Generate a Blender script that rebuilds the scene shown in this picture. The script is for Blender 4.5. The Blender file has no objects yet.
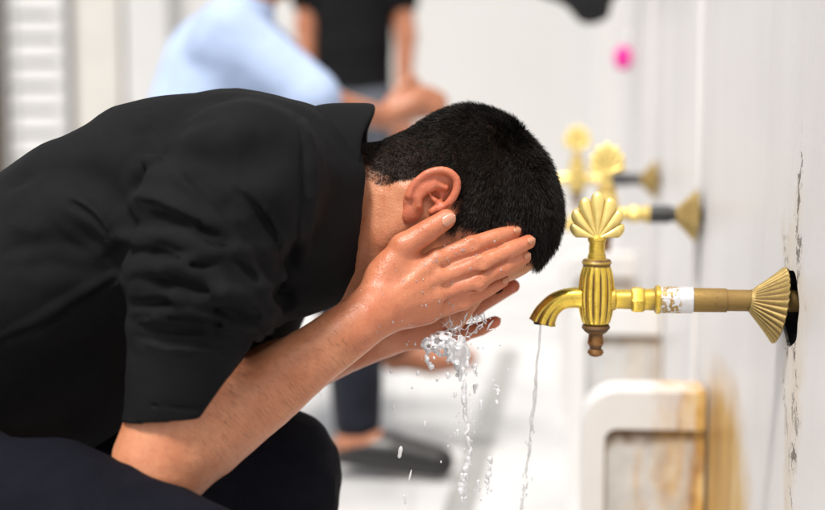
import bpy, math, random
import numpy as np
from mathutils import Vector, Matrix

rnd = random.Random(7)
rng = np.random.default_rng(7)
scene = bpy.context.scene
COL = scene.collection

# ------------------------------------------------------------------ camera
FPX = 1604.0                 # focal length in photo pixels (70 mm on 36 mm over 825 px)
D0 = 1.78                    # metres to the head and the near tap
CAM_H = 0.98
PITCH = math.atan(200 / FPX)
CX, CY = 412.5, 255.0
ROT = Matrix.Rotation(-PITCH, 3, 'X')          # figure frame (x right, y away, z up) -> world
CAM = Vector((0, 0, CAM_H))
RM = np.array(ROT)

def L(px, py, dz=0.0):
    """point of the figure frame: metres right / away / up of the focus point"""
    d = D0 + dz
    return np.array(((px - CX) / FPX * d, dz, (CY - py) / FPX * d))

def to_world(v):
    v = np.asarray(v, dtype=np.float64).reshape(-1, 3) + np.array((0, D0, 0))
    return v @ RM.T + np.array(CAM)

def W(px, py, dz=0.0):
    return Vector(to_world(L(px, py, dz))[0])

cam_d = bpy.data.cameras.new('camera')
cam = bpy.data.objects.new('camera', cam_d)
COL.objects.link(cam)
cam.location = CAM
cam.rotation_euler = (math.pi / 2 - PITCH, 0, 0)
cam_d.sensor_width = 36.0
cam_d.lens = FPX * 36.0 / 825.0
cam_d.clip_start = 0.05
cam_d.clip_end = 200
cam_d.dof.use_dof = True
cam_d.dof.focus_distance = 1.71
cam_d.dof.aperture_fstop = 2.6
scene.camera = cam

# ------------------------------------------------------------------ materials
def new_mat(name):
    m = bpy.data.materials.new(name)
    m.use_nodes = True
    nt = m.node_tree
    return m, nt, nt.nodes['Principled BSDF']

def node(nt, t, **kw):
    n = nt.nodes.new(t)
    for k, v in kw.items():
        setattr(n, k, v)
    return n

def setin(n, **kw):
    for k, v in kw.items():
        n.inputs[k.replace('_', ' ')].default_value = v

def noise(nt, scale, detail=4, rough=0.55, stretch=(1, 1, 1), coord='Object', dist=0.0):
    tc = node(nt, 'ShaderNodeTexCoord')
    mp = node(nt, 'ShaderNodeMapping')
    mp.inputs['Scale'].default_value = stretch
    nt.links.new(tc.outputs[coord], mp.inputs['Vector'])
    n = node(nt, 'ShaderNodeTexNoise')
    setin(n, Scale=scale, Detail=detail, Roughness=rough, Distortion=dist)
    nt.links.new(mp.outputs['Vector'], n.inputs['Vector'])
    return n.outputs['Fac']

def ramp(nt, fac, stops):
    r = node(nt, 'ShaderNodeValToRGB')
    el = r.color_ramp.elements
    while len(el) < len(stops):
        el.new(0.5)
    for e, (p, c) in zip(el, stops):
        e.position = p
        e.color = (c[0], c[1], c[2], 1) if not isinstance(c, (int, float)) else (c, c, c, 1)
    nt.links.new(fac, r.inputs['Fac'])
    return r.outputs['Color']

def mix(nt, fac, a, b, blend='MIX'):
    m = node(nt, 'ShaderNodeMix', data_type='RGBA', blend_type=blend)
    for s, i in ((fac, 0), (a, 6), (b, 7)):
        if isinstance(s, (int, float)):
            m.inputs[i].default_value = s
        elif isinstance(s, tuple):
            m.inputs[i].default_value = (*s, 1)
        else:
            nt.links.new(s, m.inputs[i])
    return m.outputs[2]

def math_n(nt, op, a, b=0.0, clamp=False):
    m = node(nt, 'ShaderNodeMath', operation=op, use_clamp=clamp)
    for i, s in enumerate((a, b)):
        if isinstance(s, (int, float)):
            m.inputs[i].default_value = s
        else:
            nt.links.new(s, m.inputs[i])
    return m.outputs[0]

def attr(nt, name, out='Fac'):
    a = node(nt, 'ShaderNodeAttribute', attribute_name=name)
    return a.outputs[out]

def bump(nt, bsdf, height, strength, dist):
    b = node(nt, 'ShaderNodeBump')
    setin(b, Strength=strength, Distance=dist)
    nt.links.new(height, b.inputs['Height'])
    nt.links.new(b.outputs['Normal'], bsdf.inputs['Normal'])
    return b

def simple(name, col, rough=0.6, metal=0.0, var=0.15, nscale=40, bstr=0.0, bdist=0.002, stretch=(1, 1, 1), sheen=0.0, spec=0.5):
    m, nt, b = new_mat(name)
    n = noise(nt, nscale, stretch=stretch)
    c = ramp(nt, n, [(0.3, tuple(x * (1 - var) for x in col)), (0.7, tuple(min(1, x * (1 + var)) for x in col))])
    nt.links.new(c, b.inputs['Base Color'])
    setin(b, Roughness=rough, Metallic=metal)
    b.inputs['Specular IOR Level'].default_value = spec
    if sheen:
        b.inputs['Sheen Weight'].default_value = sheen
        b.inputs['Sheen Roughness'].default_value = 0.5
    if bstr:
        bump(nt, b, n, bstr, bdist)
    return m

M = {}

def make_skin(name, base, red):
    m, nt, b = new_mat(name)
    n1 = noise(nt, 28, 5, 0.6)
    n2 = noise(nt, 110, 3, 0.6)
    c = ramp(nt, n1, [(0.3, (base[0] * .86, base[1] * .74, base[2] * .7)), (0.72, (min(1, base[0] * 1.1), base[1] * 1.16, base[2] * 1.2))])
    c = mix(nt, math_n(nt, 'MULTIPLY', attr(nt, 'red'), 0.85), c, red)
    spots = ramp(nt, n2, [(0.56, 0.0), (0.72, 1.0)])
    c = mix(nt, math_n(nt, 'MULTIPLY', spots, 0.22), c, tuple(x * 0.6 for x in red))
    # stubble and scalp
    st = math_n(nt, 'MULTIPLY', attr(nt, 'hair'), 0.97)
    c = mix(nt, st, c, (0.016, 0.013, 0.011))
    nt.links.new(c, b.inputs['Base Color'])
    setin(b, Roughness=0.37)
    b.inputs['Subsurface Weight'].default_value = 0.22
    b.inputs['Subsurface Radius'].default_value = (1.0, 0.35, 0.2)
    b.inputs['Subsurface Scale'].default_value = 0.006
    nt.links.new(math_n(nt, 'SUBTRACT', 0.42, math_n(nt, 'MULTIPLY', attr(nt, 'hair'), 0.38)), b.inputs['Specular IOR Level'])
    fine = noise(nt, 420, 2, 0.5)
    v = node(nt, 'ShaderNodeTexVoronoi')
    setin(v, Scale=650.0)
    tc = node(nt, 'ShaderNodeTexCoord')
    nt.links.new(tc.outputs['Object'], v.inputs['Vector'])
    h = math_n(nt, 'ADD', math_n(nt, 'MULTIPLY', fine, 0.6), math_n(nt, 'MULTIPLY', v.outputs['Distance'], 0.5))
    h = math_n(nt, 'ADD', h, math_n(nt, 'MULTIPLY', n2, 1.2))
    bump(nt, b, h, 0.35, 0.0014)
    return m

M['skin'] = make_skin('wet_skin', (0.53, 0.222, 0.112), (0.52, 0.105, 0.056))
M['skin_far'] = make_skin('skin', (0.42, 0.19, 0.10), (0.42, 0.13, 0.08))

def fabric(name, col, rough=0.85, weave=900, wr=60, sheen=0.25, var=0.25, bs=0.25):
    m, nt, b = new_mat(name)
    n = noise(nt, 14, 5, 0.6)
    c = ramp(nt, n, [(0.3, tuple(x * (1 - var) for x in col)), (0.7, tuple(x * (1 + var) for x in col))])
    nt.links.new(c, b.inputs['Base Color'])
    setin(b, Roughness=rough)
    b.inputs['Specular IOR Level'].default_value = 0.10
    b.inputs['Sheen Weight'].default_value = sheen
    b.inputs['Sheen Roughness'].default_value = 0.45
    w = noise(nt, weave, 2, 0.5)
    w2 = noise(nt, wr, 4, 0.6)
    h = math_n(nt, 'ADD', math_n(nt, 'MULTIPLY', w, 0.30), w2)
    bump(nt, b, h, bs, 0.005)
    return m

M['black_cloth'] = fabric('black_cotton', (0.0072, 0.0072, 0.0079), sheen=0.0, bs=0.22)
M['navy_cloth'] = fabric('navy_cotton', (0.0045, 0.0049, 0.0090), sheen=0.0, bs=0.5)
M['blue_cloth'] = fabric('pale_blue_cotton', (0.40, 0.50, 0.70), sheen=0.1, var=0.12)
M['dark_cloth'] = fabric('charcoal_cotton', (0.012, 0.013, 0.02), sheen=0.1)
M['grey_cloth'] = fabric('grey_denim', (0.10, 0.11, 0.13), sheen=0.1)

m, nt, b = new_mat('black_hair')
n = noise(nt, 300, 2)
c = ramp(nt, n, [(0.3, (0.006, 0.005, 0.0045)), (0.75, (0.02, 0.016, 0.013))])
nt.links.new(c, b.inputs['Base Color'])
setin(b, Roughness=0.6)
b.inputs['Specular IOR Level'].default_value = 0.2
M['hair'] = m

m, nt, b = new_mat('body_hair')
setin(b, Base_Color=(0.10, 0.045, 0.022, 1), Roughness=0.6)
M['body_hair'] = m

m, nt, b = new_mat('nail')
setin(b, Base_Color=(0.52, 0.24, 0.15, 1), Roughness=0.2)
b.inputs['Coat Weight'].default_value = 0.4
nn = noise(nt, 300, 2, stretch=(1, 1, 0.1)); bump(nt, b, nn, 0.1, 0.0004)
M['nail'] = m
m, nt, b = new_mat('dull_nail')
setin(b, Base_Color=(0.50, 0.215, 0.12, 1), Roughness=0.25)
nn = noise(nt, 300, 2, stretch=(1, 1, 0.1)); bump(nt, b, nn, 0.1, 0.0004)
M['nail_dull'] = m

m, nt, b = new_mat('black_leather')
setin(b, Base_Color=(0.012, 0.011, 0.011, 1), Roughness=0.38)
nn = noise(nt, 250, 3); bump(nt, b, nn, 0.25, 0.001)
M['leather'] = m

def water_mat(name, white, trans):  # white: share of plain white that stands in for bright highlights
    m, nt, b = new_mat(name)
    nt.nodes.remove(b)
    g0 = node(nt, 'ShaderNodeBsdfTransparent'); g1 = node(nt, 'ShaderNodeBsdfGlass'); setin(g1, IOR=1.2, Roughness=0.0)
    d = node(nt, 'ShaderNodeBsdfDiffuse'); setin(d, Color=(0.95, 0.96, 0.98, 1))
    t = node(nt, 'ShaderNodeBsdfTranslucent'); setin(t, Color=(0.95, 0.96, 0.98, 1))
    gl = node(nt, 'ShaderNodeBsdfGlossy'); setin(gl, Color=(1, 1, 1, 1), Roughness=0.05)
    n = noise(nt, 140, 3)
    bp = node(nt, 'ShaderNodeBump'); setin(bp, Strength=0.3, Distance=0.002)
    nt.links.new(n, bp.inputs['Height'])
    for q in (g1, d, gl): nt.links.new(bp.outputs['Normal'], q.inputs['Normal'])
    def mx(f, a, c):
        k = node(nt, 'ShaderNodeMixShader'); k.inputs[0].default_value = f
        nt.links.new(a.outputs[0], k.inputs[1]); nt.links.new(c.outputs[0], k.inputs[2]); return k
    g = mx(0.35, g0, g1)
    w = mx(trans, d, t)
    w = mx(0.2, w, gl)
    o = mx(white, g, w)
    nt.links.new(o.outputs[0], nt.nodes['Material Output'].inputs['Surface'])
    return m
M['water'] = water_mat('water', 0.32, 0.5)
M['white_water'] = water_mat('whitened_water', 0.72, 0.45)

def brass(name, col, dirt, metal=0.85, rough=0.3, patch=0.6):
    m, nt, b = new_mat(name)
    n1 = noise(nt, 55, 5, 0.65)
    n2 = noise(nt, 260, 4, 0.6)
    c = ramp(nt, n1, [(0.3, tuple(x * 0.8 for x in col)), (0.65, col)])
    worn = math_n(nt, 'ADD', ramp(nt, n2, [(0.58, 0.0), (0.7, 1.0)]), ramp(nt, noise(nt, 75, 6, 0.75, dist=0.6), [(0.56, 0.0), (0.66, 0.8)]), clamp=True)
    c = mix(nt, math_n(nt, 'MULTIPLY', worn, patch), c, tuple(x * 0.45 for x in col))
    d = math_n(nt, 'MULTIPLY', attr(nt, 'dirt'), math_n(nt, 'ADD', 0.62, n1), clamp=True)
    c = mix(nt, d, c, dirt)
    nt.links.new(c, b.inputs['Base Color'])
    setin(b, Metallic=metal)
    r = math_n(nt, 'ADD', rough, math_n(nt, 'MULTIPLY', d, 0.35))
    r = math_n(nt, 'ADD', r, math_n(nt, 'MULTIPLY', n2, 0.15))
    nt.links.new(r, b.inputs['Roughness'])
    nt.links.new(math_n(nt, 'MULTIPLY', math_n(nt, 'SUBTRACT', 1.0, d), metal), b.inputs['Metallic'])
    bump(nt, b, n2, 0.18, 0.001)
    return m

M['brass'] = brass('yellow_brass', (0.95, 0.66, 0.10), (0.085, 0.035, 0.012), 0.8, 0.13, 0.65)
M['shell_brass'] = brass('pale_brass', (0.96, 0.74, 0.25), (0.30, 0.17, 0.03), 0.55, 0.27, 0.2)
M['dull_brass'] = brass('dull_brass', (0.42, 0.27, 0.07), (0.11, 0.055, 0.02), 0.7, 0.42, 0.6)
M['escutcheon'] = brass('tarnished_brass', (0.60, 0.43, 0.15), (0.13, 0.07, 0.02), 0.75, 0.33, 0.6)
M['bronze'] = brass('dark_bronze', (0.34, 0.17, 0.06), (0.05, 0.03, 0.015), 0.8, 0.32, 0.5)

m, nt, b = new_mat('thread_tape')
n1 = noise(nt, 150, 4, 0.6, dist=1.2)
fl = ramp(nt, n1, [(0.49, 0.0), (0.52, 1.0)])
pos = math_n(nt, 'MULTIPLY', fl, attr(nt, 'dirt'))
c = mix(nt, pos, (0.68, 0.68, 0.70), (0.36, 0.22, 0.05))
nt.links.new(c, b.inputs['Base Color'])
setin(b, Roughness=0.45)
nt.links.new(math_n(nt, 'SUBTRACT', 0.55, math_n(nt, 'MULTIPLY', pos, 0.3)), b.inputs['Metallic'])
bump(nt, b, n1, 0.4, 0.002)
M['tape'] = m
M['dark_pipe'] = simple('black_rubber', (0.03, 0.03, 0.03), 0.5, var=0.3)
M['shade_joint'] = simple('shade_joint_black', (0.008, 0.007, 0.006), 0.95, var=0.3, bstr=0.5)  # near-black: painted shade in holes, dark filler in joints

def marble(name, col, streak=(0.62, 0.60, 0.58), amt=0.35, rough=0.38, stain=None, bs=0.1):
    m, nt, b = new_mat(name)
    n1 = noise(nt, 2.2, 6, 0.6, stretch=(1, 1, 0.35), dist=0.8)
    n2 = noise(nt, 9, 6, 0.65, stretch=(1, 1, 0.45))
    n3 = noise(nt, 60, 4, 0.6)
    c = ramp(nt, n1, [(0.35, streak), (0.62, col)])
    c = mix(nt, amt, col, c)
    g = ramp(nt, n2, [(0.5, 0.0), (0.75, 1.0)])
    c = mix(nt, math_n(nt, 'MULTIPLY', g, 0.13), c, tuple(x * 0.75 for x in streak))
    sp = ramp(nt, n3, [(0.64, 0.0), (0.72, 1.0)])
    c = mix(nt, math_n(nt, 'MULTIPLY', sp, 0.15), c, (0.4, 0.37, 0.33))
    if stain:
        c = stain(nt, c)
    nt.links.new(c, b.inputs['Base Color'])
    setin(b, Roughness=rough)
    h = math_n(nt, 'ADD', n3, math_n(nt, 'MULTIPLY', n2, 2.0))
    bump(nt, b, h, bs, 0.003)
    return m

M['wall_marble'] = marble('white_wall_marble', (0.84, 0.81, 0.79), streak=(0.69, 0.66, 0.64), amt=.5)
M['end_marble'] = marble('end_wall_marble', (0.61, 0.595, 0.57), streak=(0.64, 0.63, 0.62))

def floor_stain(nt, c):
    tc = node(nt, 'ShaderNodeTexCoord')
    br = node(nt, 'ShaderNodeTexBrick')
    setin(br, Scale=1.0, Mortar_Size=0.006, Brick_Width=0.9, Row_Height=0.6)
    br.inputs['Color1'].default_value = (0, 0, 0, 1)
    br.inputs['Color2'].default_value = (0.25, 0.25, 0.25, 1)
    br.inputs['Mortar'].default_value = (1, 1, 1, 1)
    nt.links.new(tc.outputs['Object'], br.inputs['Vector'])
    return mix(nt, math_n(nt, 'MULTIPLY', br.outputs['Color'], 0.5), c, (0.42, 0.41, 0.40))
M['floor'] = marble('wet_floor_marble', (0.62, 0.62, 0.615), streak=(0.34, 0.34, 0.35), amt=0.6, rough=0.22, stain=floor_stain, bs=0.06)
M['gutter'] = marble('gutter_stone', (0.30, 0.30, 0.29), streak=(0.2, 0.2, 0.19), rough=0.3)

def rust(nt, c, strength=1.0):
    tc = node(nt, 'ShaderNodeTexCoord')
    sx = node(nt, 'ShaderNodeSeparateXYZ')
    nt.links.new(tc.outputs['Object'], sx.inputs[0])
    n = noise(nt, 16, 5, 0.65, stretch=(1, 1, 0.22), dist=0.6)
    n2 = noise(nt, 38, 5, 0.7, stretch=(1, 1, 0.4))
    # y of the object frame: distance out from the wall; z: height
    near = node(nt, 'ShaderNodeMapRange'); setin(near, From_Min=0.125, From_Max=0.0)
    nt.links.new(sx.outputs['Y'], near.inputs['Value'])
    f = math_n(nt, 'MULTIPLY', near.outputs[0], 0.75)
    f = math_n(nt, 'SUBTRACT', math_n(nt, 'ADD', f, math_n(nt, 'MULTIPLY', n, 1.7)), 1.08, clamp=True)
    f = math_n(nt, 'MULTIPLY', f, 2.2, clamp=True)
    f = math_n(nt, 'MULTIPLY', f, strength)
    oc = ramp(nt, n2, [(0.35, (0.30, 0.13, 0.025)), (0.55, (0.60, 0.36, 0.10)), (0.75, (0.78, 0.66, 0.38))])
    return mix(nt, f, c, oc)

def rust_panel(nt, c, strength=1.0):
    tc = node(nt, 'ShaderNodeTexCoord')
    sx = node(nt, 'ShaderNodeSeparateXYZ')
    nt.links.new(tc.outputs['Object'], sx.inputs[0])
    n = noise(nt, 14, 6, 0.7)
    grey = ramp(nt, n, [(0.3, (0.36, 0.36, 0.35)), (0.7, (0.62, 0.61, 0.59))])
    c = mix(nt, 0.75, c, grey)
    top = node(nt, 'ShaderNodeMapRange'); setin(top, From_Min=0.33, From_Max=0.385)
    nt.links.new(sx.outputs['Z'], top.inputs['Value'])
    n3 = noise(nt, 30, 5, 0.7)
    e = math_n(nt, 'MULTIPLY', math_n(nt, 'SUBTRACT', math_n(nt, 'ADD', math_n(nt, 'MULTIPLY', top.outputs[0], 0.8), n3), 0.80, clamp=True), 2.6, clamp=True)
    c = mix(nt, e, c, (0.16, 0.09, 0.035))
    return rust(nt, c, strength)
M['partition'] = marble('partition_marble', (0.72, 0.71, 0.70), rough=0.4, stain=rust)
M['partition_panel'] = marble('stained_marble', (0.60, 0.59, 0.57), rough=0.6, stain=rust_panel, bs=0.3)
M['partition_grey'] = marble('grey_partition_marble', (0.72, 0.71, 0.70), rough=0.4, stain=lambda nt, c: rust(nt, c, 0.15))
M['panel_grey'] = marble('grey_rusted_marble', (0.46, 0.46, 0.46), rough=0.6, stain=lambda nt, c: rust_panel(nt, c, 0.35), bs=0.3)  # darker grey base than the nearest panel, with fainter rust

# wall panel with streaked water stains near its foot
def wall_rust(nt, c):
    tc = node(nt, 'ShaderNodeTexCoord')
    sx = node(nt, 'ShaderNodeSeparateXYZ')
    nt.links.new(tc.outputs['Object'], sx.inputs[0])
    n = noise(nt, 7, 6, 0.7, stretch=(1, 1, 0.5), dist=0.6)
    lo = node(nt, 'ShaderNodeMapRange'); setin(lo, From_Min=0.58, From_Max=0.28)
    nt.links.new(sx.outputs['Z'], lo.inputs['Value'])
    a = node(nt, 'ShaderNodeMath', operation='ABSOLUTE')
    nt.links.new(math_n(nt, 'SUBTRACT', sx.outputs['X'], 0.54), a.inputs[0])
    cen = node(nt, 'ShaderNodeMapRange'); setin(cen, From_Min=0.38, From_Max=0.08)
    nt.links.new(a.outputs[0], cen.inputs['Value'])
    f = math_n(nt, 'MULTIPLY', math_n(nt, 'MULTIPLY', lo.outputs[0], cen.outputs[0]), 2.2)
    f = math_n(nt, 'MULTIPLY', math_n(nt, 'SUBTRACT', math_n(nt, 'MULTIPLY', f, math_n(nt, 'ADD', n, 0.35)), math_n(nt, 'MULTIPLY', noise(nt, 22, 5, 0.7), 0.5)), 1.8, clamp=True)
    oc = ramp(nt, n, [(0.3, (0.74, 0.58, 0.32)), (0.5, (0.62, 0.36, 0.08)), (0.7, (0.34, 0.17, 0.05))])
    return mix(nt, f, c, oc)
M['stained_wall'] = marble('stained_wall_marble', (0.84, 0.81, 0.79), streak=(0.69, 0.66, 0.64), amt=.5, stain=wall_rust)

def plaster(nt, c):
    """chiselled and cracked plaster where the pipe was let into the slab"""
    tc = node(nt, 'ShaderNodeTexCoord')
    sx = node(nt, 'ShaderNodeSeparateXYZ')
    nt.links.new(tc.outputs['Object'], sx.inputs[0])
    X, Z = sx.outputs['X'], sx.outputs['Z']
    def absn(v):
        a = node(nt, 'ShaderNodeMath', operation='ABSOLUTE'); nt.links.new(v, a.inputs[0]); return a.outputs[0]
    edge = noise(nt, 11, 7, 0.72)
    wide = node(nt, 'ShaderNodeMapRange'); setin(wide, From_Min=0.50, From_Max=0.68, To_Min=0.035, To_Max=0.095)
    nt.links.new(Z, wide.inputs['Value'])
    f = math_n(nt, 'SUBTRACT', 1.0, math_n(nt, 'DIVIDE', absn(math_n(nt, 'ADD', X, 0.055)), wide.outputs[0]))
    top = node(nt, 'ShaderNodeMapRange'); setin(top, From_Min=0.74, From_Max=0.92, To_Min=0.0, To_Max=1.3)
    nt.links.new(Z, top.inputs['Value'])
    f = math_n(nt, 'SUBTRACT', f, top.outputs[0])
    f = math_n(nt, 'ADD', f, math_n(nt, 'MULTIPLY', math_n(nt, 'SUBTRACT', edge, 0.5), 3.2))
    m = math_n(nt, 'MULTIPLY', f, 2.5, clamp=True)
    n1 = noise(nt, 12, 6, 0.7, stretch=(1, 1, 0.5))
    pc = ramp(nt, n1, [(0.32, (0.66, 0.56, 0.43)), (0.5, (0.74, 0.66, 0.56)), (0.68, (0.77, 0.73, 0.68))])
    c2 = mix(nt, math_n(nt, 'MULTIPLY', m, 0.85), c, pc)
    # one long broken crack and the hairlines that leave it
    wob = noise(nt, 7, 7, 0.7)
    cr1 = absn(math_n(nt, 'SUBTRACT', math_n(nt, 'ADD', X, 0.075), math_n(nt, 'MULTIPLY', math_n(nt, 'SUBTRACT', wob, 0.5), 0.20)))
    w1 = noise(nt, 26, 5, 0.7)
    thick = math_n(nt, 'MULTIPLY', math_n(nt, 'SUBTRACT', w1, 0.42), 0.055)
    cr1 = math_n(nt, 'MULTIPLY', math_n(nt, 'SUBTRACT', thick, cr1), 500.0, clamp=True)
    below = node(nt, 'ShaderNodeMapRange'); setin(below, From_Min=0.91, From_Max=0.88)
    nt.links.new(Z, below.inputs['Value'])
    cr1 = math_n(nt, 'MULTIPLY', cr1, below.outputs[0])
    n2 = noise(nt, 9, 6, 0.65, dist=0.5)
    cr2 = ramp(nt, absn(math_n(nt, 'SUBTRACT', n2, 0.5)), [(0.004, 1.0), (0.012, 0.0)])
    gate = ramp(nt, noise(nt, 6, 3, 0.6), [(0.46, 0.0), (0.54, 1.0)])
    cr2 = math_n(nt, 'MULTIPLY', math_n(nt, 'MULTIPLY', cr2, gate), m)
    sp = math_n(nt, 'MULTIPLY', ramp(nt, noise(nt, 90, 4, 0.7), [(0.64, 0.0), (0.69, 1.0)]), math_n(nt, 'MULTIPLY', m, gate))
    cr = math_n(nt, 'ADD', math_n(nt, 'MULTIPLY', cr1, 0.9), math_n(nt, 'ADD', math_n(nt, 'MULTIPLY', cr2, 0.85), math_n(nt, 'MULTIPLY', sp, 0.5)), clamp=True)
    return mix(nt, cr, c2, (0.075, 0.05, 0.035))
M['near_marble'] = marble('cool_wall_marble', (0.82, 0.79, 0.77), streak=(0.68, 0.65, 0.635), amt=.5, stain=plaster, bs=0.2)
M['cream'] = simple('cream_plaster', (0.60, 0.575, 0.53), 0.7, var=0.06, nscale=3)
M['white_paint'] = simple('white_paint', (0.60, 0.59, 0.575), 0.5, var=0.04, nscale=5)
M['dark_wood'] = simple('dark_wood', (0.09, 0.075, 0.06), 0.5, var=0.3, nscale=20, stretch=(1, 1, 0.1))
M['pink'] = simple('pink_soap', (0.80, 0.03, 0.34), 0.4, var=0.08)
M['steel'] = simple('steel', (0.55, 0.55, 0.56), 0.35, metal=0.9, var=0.1)
M['bag'] = simple('black_canvas', (0.015, 0.015, 0.017), 0.8, var=0.3, nscale=120, bstr=0.3)
M['stool'] = marble('stool_marble', (0.66, 0.65, 0.63))
M['eye'] = simple('brow_hair', (0.010, 0.008, 0.007), 0.6)

# ------------------------------------------------------------------ object helpers
def link(name, me, mat, parent=None, attrs=None, smooth=True):
    if mat is not None:
        me.materials.append(mat)
    if smooth:
        me.polygons.foreach_set('use_smooth', np.ones(len(me.polygons), dtype=bool))
    for k, v in (attrs or {}).items():
        a = me.attributes.new(k, 'FLOAT', 'POINT')
        a.data.foreach_set('value', np.ascontiguousarray(v, dtype=np.float32))
    me.update()
    o = bpy.data.objects.new(name, me)
    COL.objects.link(o)
    if parent is not None:
        o.parent = parent
        o.matrix_parent_inverse = chain_matrix(parent).inverted() if not getattr(link, 'local', False) else Matrix()
    return o

def chain_matrix(o):
    m = Matrix.LocRotScale(o.location, o.rotation_euler, o.scale)
    if o.parent:
        m = chain_matrix(o.parent) @ o.matrix_parent_inverse @ m
    return m

def mesh_np(name, verts, quads):
    me = bpy.data.meshes.new(name)
    quads = np.asarray(quads, dtype=np.int32)
    nv, nq, k = len(verts), len(quads), quads.shape[1]
    me.vertices.add(nv)
    me.vertices.foreach_set('co', np.ascontiguousarray(verts, dtype=np.float32).ravel())
    me.loops.add(nq * k)
    me.loops.foreach_set('vertex_index', quads.ravel())
    me.polygons.add(nq)
    me.polygons.foreach_set('loop_start', np.arange(0, nq * k, k, dtype=np.int32))
    me.update(calc_edges=True)
    me.validate()
    return me

def tag(o, label, cat, group=None, kind=None):
    o['label'] = label
    o['category'] = cat
    if group: o['group'] = group
    if kind: o['kind'] = kind
    return o

def struct(o, label, cat):
    o['kind'] = 'structure'; o['label'] = label; o['category'] = cat
    return o

def empty(name, loc, rotz=0.0):
    o = bpy.data.objects.new(name, None)
    o.empty_display_size = 0.1
    COL.objects.link(o)
    o.location = loc
    o.rotation_euler = (0, 0, rotz)
    return o

class MB:
    """gathers faces for one mesh"""
    def __init__(s): s.v = []; s.f = []; s.d = []
    def add(s, vs, fs, dirt=0.0):
        n = len(s.v)
        s.v += [tuple(v) for v in vs]
        s.f += [tuple(i + n for i in f) for f in fs]
        s.d += list(dirt) if hasattr(dirt, '__len__') else [dirt] * len(vs)
    def box(s, lo, hi, bev=0.0):
        (x0, y0, z0), (x1, y1, z1) = lo, hi
        if bev <= 0:
            vs = [(x0,y0,z0),(x1,y0,z0),(x1,y1,z0),(x0,y1,z0),(x0,y0,z1),(x1,y0,z1),(x1,y1,z1),(x0,y1,z1)]
            s.add(vs, [(0,3,2,1),(4,5,6,7),(0,1,5,4),(1,2,6,5),(2,3,7,6),(3,0,4,7)])
        else:
            import bmesh
            bm = bmesh.new()
            r = bmesh.ops.create_cube(bm, size=1.0)
            for v in bm.verts:
                v.co = Vector((x0 + (v.co.x + .5) * (x1 - x0), y0 + (v.co.y + .5) * (y1 - y0), z0 + (v.co.z + .5) * (z1 - z0)))
            bmesh.ops.bevel(bm, geom=bm.edges[:], offset=bev, segments=3, profile=0.6, affect='EDGES')
            bm.verts.index_update()
            s.add([v.co[:] for v in bm.verts], [[v.index for v in f.verts] for f in bm.faces])
            bm.free()
    def lathe(s, prof, axis='z', seg=48, flute=None, org=(0, 0, 0), caps=True, dirt=None):
        """prof: list of (along, radius). flute(i, along, ang) -> (radius factor, dirt)"""
        vs = []; ds = []
        for i, (h, r) in enumerate(prof):
            for k in range(seg):
                a = 2 * math.pi * k / seg
                fr, dd = flute(i, h, a) if flute else (1.0, 0.0)
                if dirt: dd = max(dd, dirt[i])
                c, q = r * fr * math.cos(a), r * fr * math.sin(a)
                p = (c, q, h) if axis == 'z' else (h, c, q)
                vs.append((p[0] + org[0], p[1] + org[1], p[2] + org[2])); ds.append(dd)
        fs = []
        for i in range(len(prof) - 1):
            for k in range(seg):
                k2 = (k + 1) % seg
                fs.append((i*seg+k, i*seg+k2, (i+1)*seg+k2, (i+1)*seg+k))
        if caps:
            fs.append(tuple(reversed(range(seg))))
            fs.append(tuple((len(prof)-1)*seg + k for k in range(seg)))
        s.add(vs, fs, ds)
    def tube(s, pts, rad, seg=16, prof=None, dirt=0.0):
        pts = [Vector(p) for p in pts]
        vs = []; ds = []
        up = Vector((0, 1, 0))
        for i, p in enumerate(pts):
            t = (pts[min(i+1, len(pts)-1)] - pts[max(i-1, 0)]).normalized()
            a = up - t * up.dot(t)
            if a.length < 1e-4: a = Vector((1, 0, 0)) - t * t.x
            a.normalize(); bb = t.cross(a)
            up = a
            r = rad[i] if hasattr(rad, '__len__') else rad
            for k in range(seg):
                g = 2 * math.pi * k / seg
                fr, dd = prof(i, g) if prof else (1.0, dirt)
                vs.append(p + (a * math.cos(g) + bb * math.sin(g)) * r * fr); ds.append(dd)
        fs = []
        for i in range(len(pts) - 1):
            for k in range(seg):
                k2 = (k + 1) % seg
                fs.append((i*seg+k, i*seg+k2, (i+1)*seg+k2, (i+1)*seg+k))
        fs.append(tuple(reversed(range(seg)))); fs.append(tuple((len(pts)-1)*seg + k for k in range(seg)))
        s.add(vs, fs, ds)
    def build(s, name, mat, parent=None, smooth=True, angle=None):
        import bmesh
        me = bpy.data.meshes.new(name)
        me.from_pydata(s.v, [], s.f)
        bm = bmesh.new(); bm.from_mesh(me)
        bmesh.ops.recalc_face_normals(bm, faces=bm.faces[:])
        bm.to_mesh(me); bm.free()
        if mat: me.materials.append(mat)
        a = me.attributes.new('dirt', 'FLOAT', 'POINT')
        a.data.foreach_set('value', np.array(s.d, dtype=np.float32))
        if smooth:
            me.polygons.foreach_set('use_smooth', np.ones(len(me.polygons), dtype=bool))
            me.set_sharp_from_angle(angle=math.radians(angle or 40))
        o = bpy.data.objects.new(name, me)
        COL.objects.link(o)
        o.parent = parent
        return o

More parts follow.
